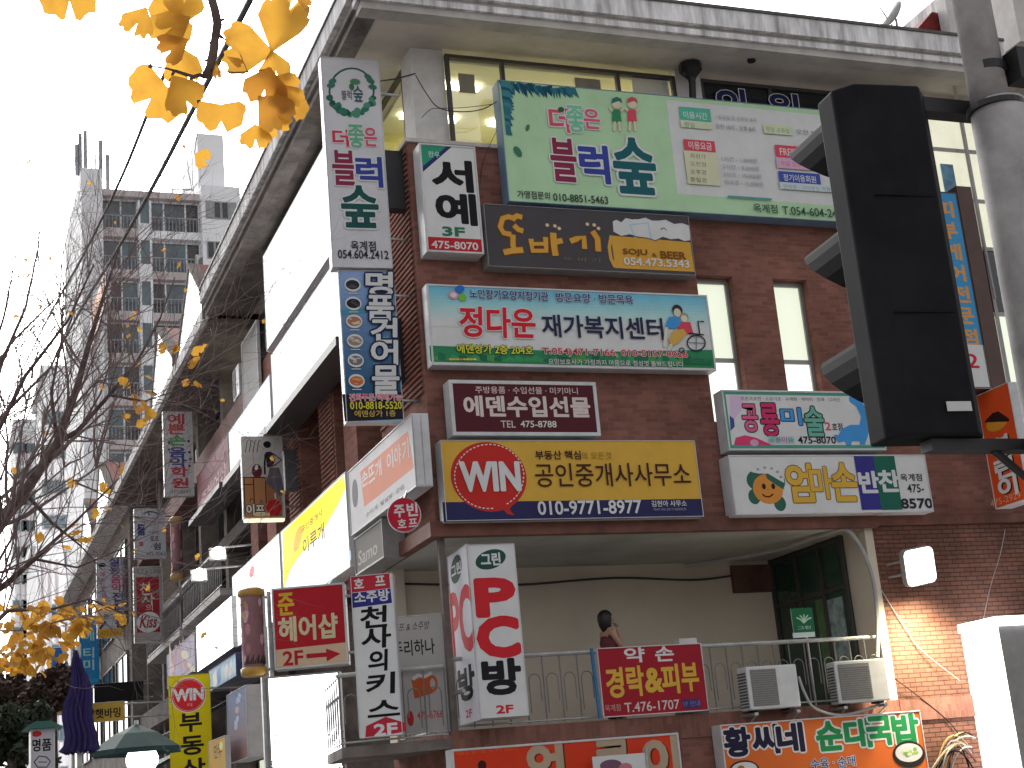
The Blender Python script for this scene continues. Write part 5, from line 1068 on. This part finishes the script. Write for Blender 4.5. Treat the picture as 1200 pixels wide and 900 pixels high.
# ================================================================== TREES
BARK = mat('dark_bark',(.115,.08,.075),.9,.3,14,bump=.4); TWIGM = mat('twig_bark',(.19,.135,.13),.85,.15,10)
def leafmat(key, c):
    m = bpy.data.materials.new(key); m.use_nodes = True; n = m.node_tree; L = n.links.new; b = n.nodes['Principled BSDF']; b.inputs['Roughness'].default_value = .6; b.inputs['Specular IOR Level'].default_value = .2
    tr = n.nodes.new('ShaderNodeBsdfTranslucent'); mx = n.nodes.new('ShaderNodeMixShader'); mx.inputs[0].default_value = .62
    tc = n.nodes.new('ShaderNodeTexCoord'); nz = n.nodes.new('ShaderNodeTexNoise'); nz.inputs['Scale'].default_value = 22; nz.inputs['Detail'].default_value = 5; L(tc.outputs['Object'],nz.inputs['Vector'])
    rp = n.nodes.new('ShaderNodeValToRGB'); rp.color_ramp.elements[0].position = .28; rp.color_ramp.elements[1].position = .55; rp.color_ramp.elements[0].color = (c[0]*.8,c[1]*.72,c[2]*.8,1); rp.color_ramp.elements[1].color = (*c,1)
    L(nz.outputs['Fac'],rp.inputs[0]); L(rp.outputs[0],b.inputs['Base Color']); L(rp.outputs[0],tr.inputs['Color'])
    o = n.nodes['Material Output']; L(b.outputs[0],mx.inputs[1]); L(tr.outputs[0],mx.inputs[2]); L(mx.outputs[0],o.inputs[0]); return m
LY = leafmat('ginkgo_yellow',(.56,.30,.042)); LB = leafmat('ginkgo_amber',(.46,.22,.035))
def fan(b, base_, d, side, r_, spread, m_, notch=.35, seed=0, cup=.12):
    """a ginkgo leaf: fan from its stalk point along d, in the plane of d and side"""
    rg = random.Random(seed); d = d.normalized(); side = (side-d*side.dot(d)).normalized(); nrm_ = d.cross(side); n_ = 18; k0 = len(b.v); i_ = b.m(m_); rows = 4
    for j in range(rows+1):
        for q in range(n_+1):
            f = q/n_*2-1; th = f*spread/2; e = 1+.05*math.sin(q*1.9+seed)+.04*rg.uniform(-1,1)
            if abs(f) < .12: e *= 1-notch*(1-abs(f)/.12)
            e *= 1-.30*abs(f)**5
            rr = r_*e*(j/rows if j else .02); b.v.append(tuple(base_+d*(rr*math.cos(th))+side*(rr*math.sin(th))+nrm_*(cup*rr*(abs(f)**1.5)+.06*rr*math.sin(3*f+seed))))
    for j in range(rows):
        for q in range(n_): A = k0+j*(n_+1)+q; b.f.append([A,A+1,A+n_+2,A+n_+1]); b.mi.append(i_)
# --- ginkgo spray overhead, close to the viewer
RT, UPV, FW = Vector(rt), Vector(up), Vector(fw); DG = 2.7
def near(x, y, D_=DG): return atD(x, y, D_)
GB = thing('ginkgo_branch', 'overhanging ginkgo twig with large yellow fan leaves at the top left', 'branch', near(247,-5))
b = MB()
b.tube([near(244,-60,2.72),near(247,-5),near(252,12),near(255,28),near(252,45),near(250,62),near(246,78),near(240,90)],[.011,.0095,.009,.0095,.008,.0095,.008,.007],BARK,8)
for pts,r_ in (([(240,90),(234,88),(226,90),(214,86),(205,83)],.0045),([(205,83),(195,80),(186,79),(177,77),(173,68),(168,60),(169,50)],.0022),([(248,84),(262,84),(275,85),(296,84),(318,80)],.0017),([(246,62),(262,48),(276,38),(300,33),(314,30)],.0014),([(254,92),(257,106),(259,122)],.001),([(238,93),(233,140),(228,180)],.0009),([(255,44),(268,52),(280,60),(290,84)],.001),([(203,84),(201,88)],.0016),([(206,83),(196,98)],.0012),([(300,112),(308,120)],.001)):
    b.tube([near(x,y,DG+.02*math.sin(i)) for i,(x,y) in enumerate(pts)],[r_*(1-.08*i) for i in range(len(pts))],BARK,6)
for x,y,dx,dy in ((255,25,9,-3),(252,48,-8,3),(254,40,10,6),(248,70,-9,1),(250,72,8,4),(226,90,-4,6),(178,77,-4,2)): b.tube([near(x,y),near(x+dx*.5,y+dy*.5),near(x+dx,y+dy)],[.005,.004,.0015],BARK,6)
b.build('twig', GB, smooth=True)
b = MB()
for i,(x,y,dx,dy,r_,sp,mm) in enumerate(((80,-26,0,1,48,115,0),(172,8,-.5,1,38,75,0),(190,-22,.35,1,50,80,0),(224,20,-1,.55,40,70,0),(221,46,-.95,.6,37,75,1),(203,50,.4,1,48,46,0),(195,100,-.65,.6,42,150,0),(201,88,.55,.9,50,50,0),(259,122,0,1,33,165,0),(228,180,.85,.5,19,95,0),(322,62,-1,-.12,60,58,0),(318,62,.42,-1,64,58,0),(318,58,.2,1,42,70,0),(326,98,.5,.8,36,80,0),(302,112,.75,.75,46,75,1),(299,145,.05,1,30,90,0),(265,66,.85,.45,21,32,1),(253,70,.1,1,23,28,1),(345,-4,1,.6,22,40,1),(212,30,.2,-1,42,80,0),(330,30,.5,-.9,36,95,0),(316,78,-.2,1,44,85,1),(338,112,.2,1,34,100,0),(312,128,.5,.9,34,95,0),(206,10,-.2,1,44,90,0),(312,92,.9,.5,40,70,0))):
    dD = DG+random.Random(i).uniform(-.07,.05); p = near(x,y,dD); sc = (near(x+1,y,dD)-p).length; tl = random.Random(i*3).uniform(-.5,.5)
    d3 = (RT*dx-UPV*dy).normalized()+FW*tl*.5; fan(b, p, d3, (RT*dy+UPV*dx)+FW*random.Random(i+9).uniform(-.35,.35), r_*sc*1.04, R(max(sp*1.2, 84 if r_ > 28 and sp > 40 else sp)), [LY,LB][mm], .4 if sp > 60 else .2, i)
b.build('leaves', GB, smooth=True)
# --- bare street trees
def bare_tree(lab, trunk, limbs, D_, seed, leaf_lines=(), nleaf=60, depth=3, name='bare_tree', twl=1.0, thin=.52):
    rg = random.Random(seed); p0 = atD(*trunk[0][:2],D_); t = thing(name, lab, 'tree', (p0.x,p0.y,.1))
    b = MB(); tips = []
    pts = [atD(x,y,D_) for x,y,r_ in trunk]; b.tube([Vector((pts[0].x-.1,pts[0].y,.1))]+pts,[trunk[0][2]*1.15]+[r_*thin for _,_,r_ in trunk],BARK,12); b.build('trunk', t, smooth=True)
    b = MB()
    def grow(p, d, L, r_, lev):
        n = 5; q = [p]; dd = d.normalized()
        for i in range(n):
            dd = (dd+Vector((rg.gauss(0,.13),rg.gauss(0,.13),rg.gauss(.03,.12)))).normalized(); q.append(q[-1]+dd*L/n)
        b.tube(q,[r_*(1-.75*i/n) for i in range(n+1)],TWIGM,5 if lev > 1 else 4)
        tips.append(q[-1])
        if rg.random() < .6: tips.append(q[3])
        if lev > 0:
            for k in range(rg.randint(3,5)):
                i = rg.randint(1,n); s_ = dd.cross(Vector((rg.gauss(0,1),rg.gauss(0,1),rg.gauss(0,1)))).normalized(); grow(q[i],(dd*.8+s_*rg.uniform(.5,1.0)+Vector((0,0,.15))),L*rg.uniform(.45,.75),r_*.5,lev-1)
    for lm in limbs:
        D2 = D_+rg.uniform(-.7,.7); q = [atD(x,y,D_+(D2-D_)*i/len(lm)) for i,(x,y,r_) in enumerate(lm)]; b.tube(q,[r_*thin for *_,r_ in lm],BARK,8)
        for i in range(1,len(q)):
            seg = q[i]-q[i-1]
            for k in range(3):
                s_ = seg.normalized().cross(Vector((rg.gauss(0,1),rg.gauss(0,1),rg.gauss(0,.6)))).normalized(); grow(q[i-1]+seg*rg.random(), seg.normalized()*.9+s_*.75+Vector((0,0,.2)), rg.uniform(.7,1.3)*twl, max(.0038,lm[i][2]*.22), depth-1)
    b.build('limbs', t)
    b = MB()
    for k in range(nleaf):
        p = rg.choice(tips); d = Vector((rg.gauss(0,1),rg.gauss(0,1),rg.gauss(-.7,.6))); fan(b,p,d,Vector((rg.gauss(0,1),rg.gauss(0,1),rg.gauss(0,1))),rg.uniform(.028,.045),R(110),rg.choice([LY,LY,LB]),.3,k)
    for (line,n,spx) in leaf_lines:
        for k in range(n):
            f = rg.random()*(len(line)-1); i = int(f); f -= i; x = line[i][0]*(1-f)+line[i+1][0]*f+rg.gauss(0,spx); y = line[i][1]*(1-f)+line[i+1][1]*f+rg.gauss(0,spx*.7)
            fan(b,atD(x,y,D_+rg.uniform(-.5,.5)),Vector((rg.gauss(0,1),rg.gauss(0,1),rg.gauss(-.5,.6))),Vector((rg.gauss(0,1),rg.gauss(0,1),rg.gauss(0,1))),rg.uniform(.05,.085),R(115),rg.choice([LY,LY,LB]),.3,k)
    if b.f: b.build('leaves', t)
    return t
bare_tree('bare ginkgo tree with a leaning limb and last yellow leaves, in front of the tower',
 [(-45,1010,.16),(-42,820,.14),(-38,700,.12)],
 [[(-38,700,.085),(0,609,.075),(29,577,.068),(67,519,.058),(91,452,.046),(105,400,.034),(122,345,.022),(140,290,.012)],[(67,519,.04),(91,505,.034),(128,463,.026),(160,425,.02),(187,375,.013),(205,325,.007)],[(-38,720,.05),(0,690,.04),(40,655,.028),(90,610,.018),(140,560,.01)],[(-38,760,.05),(10,715,.03),(60,714,.018),(105,702,.012),(150,722,.006)],[(29,577,.03),(60,612,.02),(95,640,.012),(120,668,.006)],[(0,609,.05),(-10,520,.035),(30,440,.026),(80,375,.018),(110,310,.010)],[(67,519,.03),(60,460,.02),(72,400,.014),(75,330,.008)],[(40,655,.02),(90,665,.014),(150,640,.009),(200,590,.005)],[(128,463,.02),(170,470,.012),(215,455,.007),(240,420,.004)]],
 10.5, 11, leaf_lines=(([(5,712),(50,716),(105,700),(150,725)],34,7),([(0,765),(30,775),(60,750),(45,722),(20,735)],150,13),([(60,740),(90,735),(100,720)],40,9),([(200,420),(230,400),(225,440)],9,10),([(150,440),(165,470),(140,500)],14,8),([(100,560),(130,600),(60,640)],14,20)), nleaf=40)
bare_tree('bare leafless tree with dark bristling shoots against the sky at the far left',
 [(-70,1010,.14),(-66,800,.12),(-60,650,.10)],
 [[(-60,650,.07),(-30,520,.05),(0,430,.036),(30,360,.024),(45,290,.014),(50,225,.007)],[(-30,520,.04),(20,470,.03),(60,430,.02),(85,370,.012),(100,300,.006)],[(-45,560,.045),(-20,450,.03),(5,370,.02),(18,300,.01),(20,240,.005)],[(-60,620,.04),(0,585,.03),(50,540,.02),(100,470,.012),(130,420,.006)],[(-20,450,.03),(15,400,.02),(70,345,.012),(75,280,.006)]],
 13.5, 23, nleaf=10, depth=3)
# small dark evergreens and hedge far down the street
def bush(lab, px, py, D_, rpx, seed, m_, name='evergreen_tree'):
    rg = random.Random(seed); c_ = atD(px,py,D_); r_ = (atD(px+rpx,py,D_)-c_).length; t = thing(name, lab, 'tree', (c_.x,c_.y,.1), 'dark trees at the street end'); b = MB(); b.tube([(c_.x,c_.y,.1),(c_.x,c_.y,c_.z)],[.2,.1],BARK,8); b.build('trunk', t)
    b = MB(); lumps = [(c_+Vector((rg.gauss(0,.45)*r_,rg.gauss(0,.45)*r_,rg.uniform(-.8,.7)*r_)),r_*rg.uniform(.25,.45)) for _ in range(22)]
    for k in range(4200):
        q,rr = rg.choice(lumps); v = Vector((rg.gauss(0,1),rg.gauss(0,1),rg.gauss(0,1))).normalized()*rr*rg.uniform(.6,1.05); p = q+v; s_ = rg.uniform(.06,.13); a_ = Vector((rg.gauss(0,1),rg.gauss(0,1),rg.gauss(0,1))).normalized()*s_; bb = a_.orthogonal().normalized()*s_*.6
        b.poly([p-a_,p+bb,p+a_,p-bb],m_)
    b.build('crown', t)
EV = mat('evergreen',(.03,.04,.022),.8,.2,2); RB = mat('russet_leaves',(.075,.045,.035),.8,.25,2)
bush('low dark green tree at the bottom left corner, behind the capped pillar sign',14,868,40,46,1,EV); bush('low russet tree behind the closed purple parasol',62,812,46,34,2,RB); bush('dark russet tree at the left edge above the green one',-5,815,48,30,3,RB)
# ================================================================== CABLES AND WIRES
def cable(name, lab, pts, r_, m_=CABLE, cat='cable', n=8, group=None):
    P3 = [p if isinstance(p, Vector) else atD(*p) for p in pts]; q = []
    for i in range(len(P3)-1):                                     # smooth curve through the points
        p0,p1,p2,p3 = P3[max(i-1,0)],P3[i],P3[i+1],P3[min(i+2,len(P3)-1)]
        for k in range(n): u = k/n; q.append(.5*((2*p1)+(p2-p0)*u+(2*p0-5*p1+4*p2-p3)*u*u+(3*p1-p0-3*p2+p3)*u**3))
    q.append(P3[-1]); b = MB(); b.tube(q, r_, m_, 6); return tag(b.build(name, None, P3[0]), lab, cat, group)
cable('overhead_cable','thick black overhead cable crossing the ginkgo leaves, right of the pair',[(305,-25,5.6),(293,0,5.9),(248,87,7.2),(220,140,8.2),(180,217,10.2),(133,300,13.2),(105,345,15.5),(72,405,20),(40,470,28),(0,560,44)],.0145)
cable('overhead_cable','thick black overhead cable crossing the ginkgo leaves, left of the pair',[(241,-28,6.2),(230,0,6.5),(195,82,7.8),(173,133,8.8),(140,213,11),(97,300,14.5),(60,366,19),(28,430,27),(-10,510,42)],.0115)
def wall_wire(lab, pts, r_=.006, m_=WIRE, group='thin wires strung over the facade'): return cable('wall_wire', lab, pts, r_, m_, 'wire', 6, group)
wall_wire('thin black wire looping from the corner pier to the green banner',[onY(487,88,-.02),onY(500,110,-.1),onY(514,126,-.15),onY(540,131,-.2),onY(565,128,-.25),onY(582,119,-.3)],.009)
wall_wire('thin wire dropping from the knot at the corner pier',[onY(494,138,-.05),onY(505,128,-.12),onY(516,127,-.15),onY(545,126,-.2),onY(578,122,-.28)],.006)
wall_wire('thin black wire between the wreath sign and the corner pier',[onX(446,95,-.2),onX(465,92,-.05),onY(487,86,-.03)],.012)
wall_wire('thin wire trailing down the brick beside the calligraphy sign',[onY(583,152,-.28),onY(575,168,-.15),onY(566,190,-.03),onY(563,215,-.03)],.005)
wall_wire('long thin wire sagging on the back wall of the balcony',[Vector((.3,2.86,5.1)),Vector((2.2,2.86,5.02)),Vector((4,2.86,5.08)),Vector((5.6,2.86,5.0)),Vector((6.9,2.86,5.15))],.018)
wall_wire('thin wire slanting across the brick below the flood lamp',[onY(1032,690,-.03),onY(1060,735,-.03),onY(1080,762,-.05),onY(1125,798,-.15)],.008,CONDUIT)
wall_wire('thin wire running down beside the last air conditioner',[onY(1048,795,-.1),onY(1075,815,-.04),onY(1108,842,-.03),onY(1125,862,-.05)],.008,CABLE)
wall_wire('thin pale wire falling from the ledge to the glowing white box',[onY(1178,620,-.03),onY(1172,650,-.08),onY(1160,690,-.2),onY(1150,738,-.35)],.006,CONDUIT)
cable('drain_hose','grey hose curving from the balcony ceiling down its right jamb',[Vector((5.2,2.6,5.2)),Vector((6.1,1.4,5.2)),onY(965,626,.3),onY(990,620,.0),onY(1008,640,-.04),onY(1022,675,-.05),onY(1028,720,-.05),onY(1028,770,-.05)],.035,CONDUIT,'hose')
cable('drain_hose','pale hose looping under the left air conditioner',[onY(936,793,-.3),onY(943,812,-.34),onY(955,830,-.34),onY(985,838,-.3),onY(1020,830,-.3),onY(1040,818,-.2),onY(1046,798,-.06)],.022,CONDUIT,'hose')
cable('wall_pipe','thin grey pipe down the facade beside the stair windows',[onY(1108,40,-.6),onY(1113,60,-.7),onY(1118,100,-.3),onY(1126,140,-.08),onY(1146,250,-.08),onY(1166,350,-.08)],.03,CONDUIT,'pipe')
rgw = random.Random(8)
t = thing('cable_bundle','tangle of loose cables on the wall beside the soup restaurant sign','cables',onY(1128,880,-.2)); b = MB()
for i in range(12):
    a0_ = onY(1095+rgw.uniform(-8,25),905,-.05); m1 = onY(1110+rgw.uniform(-6,14),850+rgw.uniform(-12,25),-.28); e_ = onY(1138+rgw.uniform(-8,8),890+rgw.uniform(-30,15),-.15); q = [a0_*(1-u)**2+m1*2*u*(1-u)+e_*u*u for u in [k/8 for k in range(9)]]; b.tube(q,.014,rgw.choice([CONDUIT,CABLE,RUST,mat('straw_cable',(.35,.26,.12),.6,0)]),5)
b.build('loose_loop', t)
# --- satellite dish on the roof
dc = onY(1047,22,-.2); t = thing('satellite_dish','small grey satellite dish on the roof edge near the pole','dish',(dc.x,dc.y,13.7)); dn = Vector((-.75,-.1,.45)).normalized(); b = MB(); b.lathe(dc,[(.02,0),(.16,.02),(.26,.07),(.3,.11)],mat('dish_grey',(.45,.45,.46),.5,.1),22,axis=dn); b.build('reflector', t, smooth=True)
b = MB(); b.tube([(dc.x+.05,dc.y,13.68),(dc.x+.05,dc.y,dc.z),dc],.025,STEEL,6); b.tube([dc-dn*-.05-Vector((0,0,.2)),dc+dn*.32],.012,STEEL,5); b.build('mount', t)
# --- railings and clutter on the far terrace
for k_,(y0,y1,z) in enumerate(((15.5,21.5,7.1),(22,29,7.0))):
    t = thing('terrace_railing', ['steel railing above the blank glowing sign','steel railing farther down the street behind the red panelled sign'][k_], 'railing', (-.3,(y0+y1)/2,z)); railing(t,(-.3,y0,z),(-.3,y1,z),'rail')
    b = MB(); b.box((-.35,y0,z-.18),(.9,y1,z-.02),CONC); b.build('ledge', t)
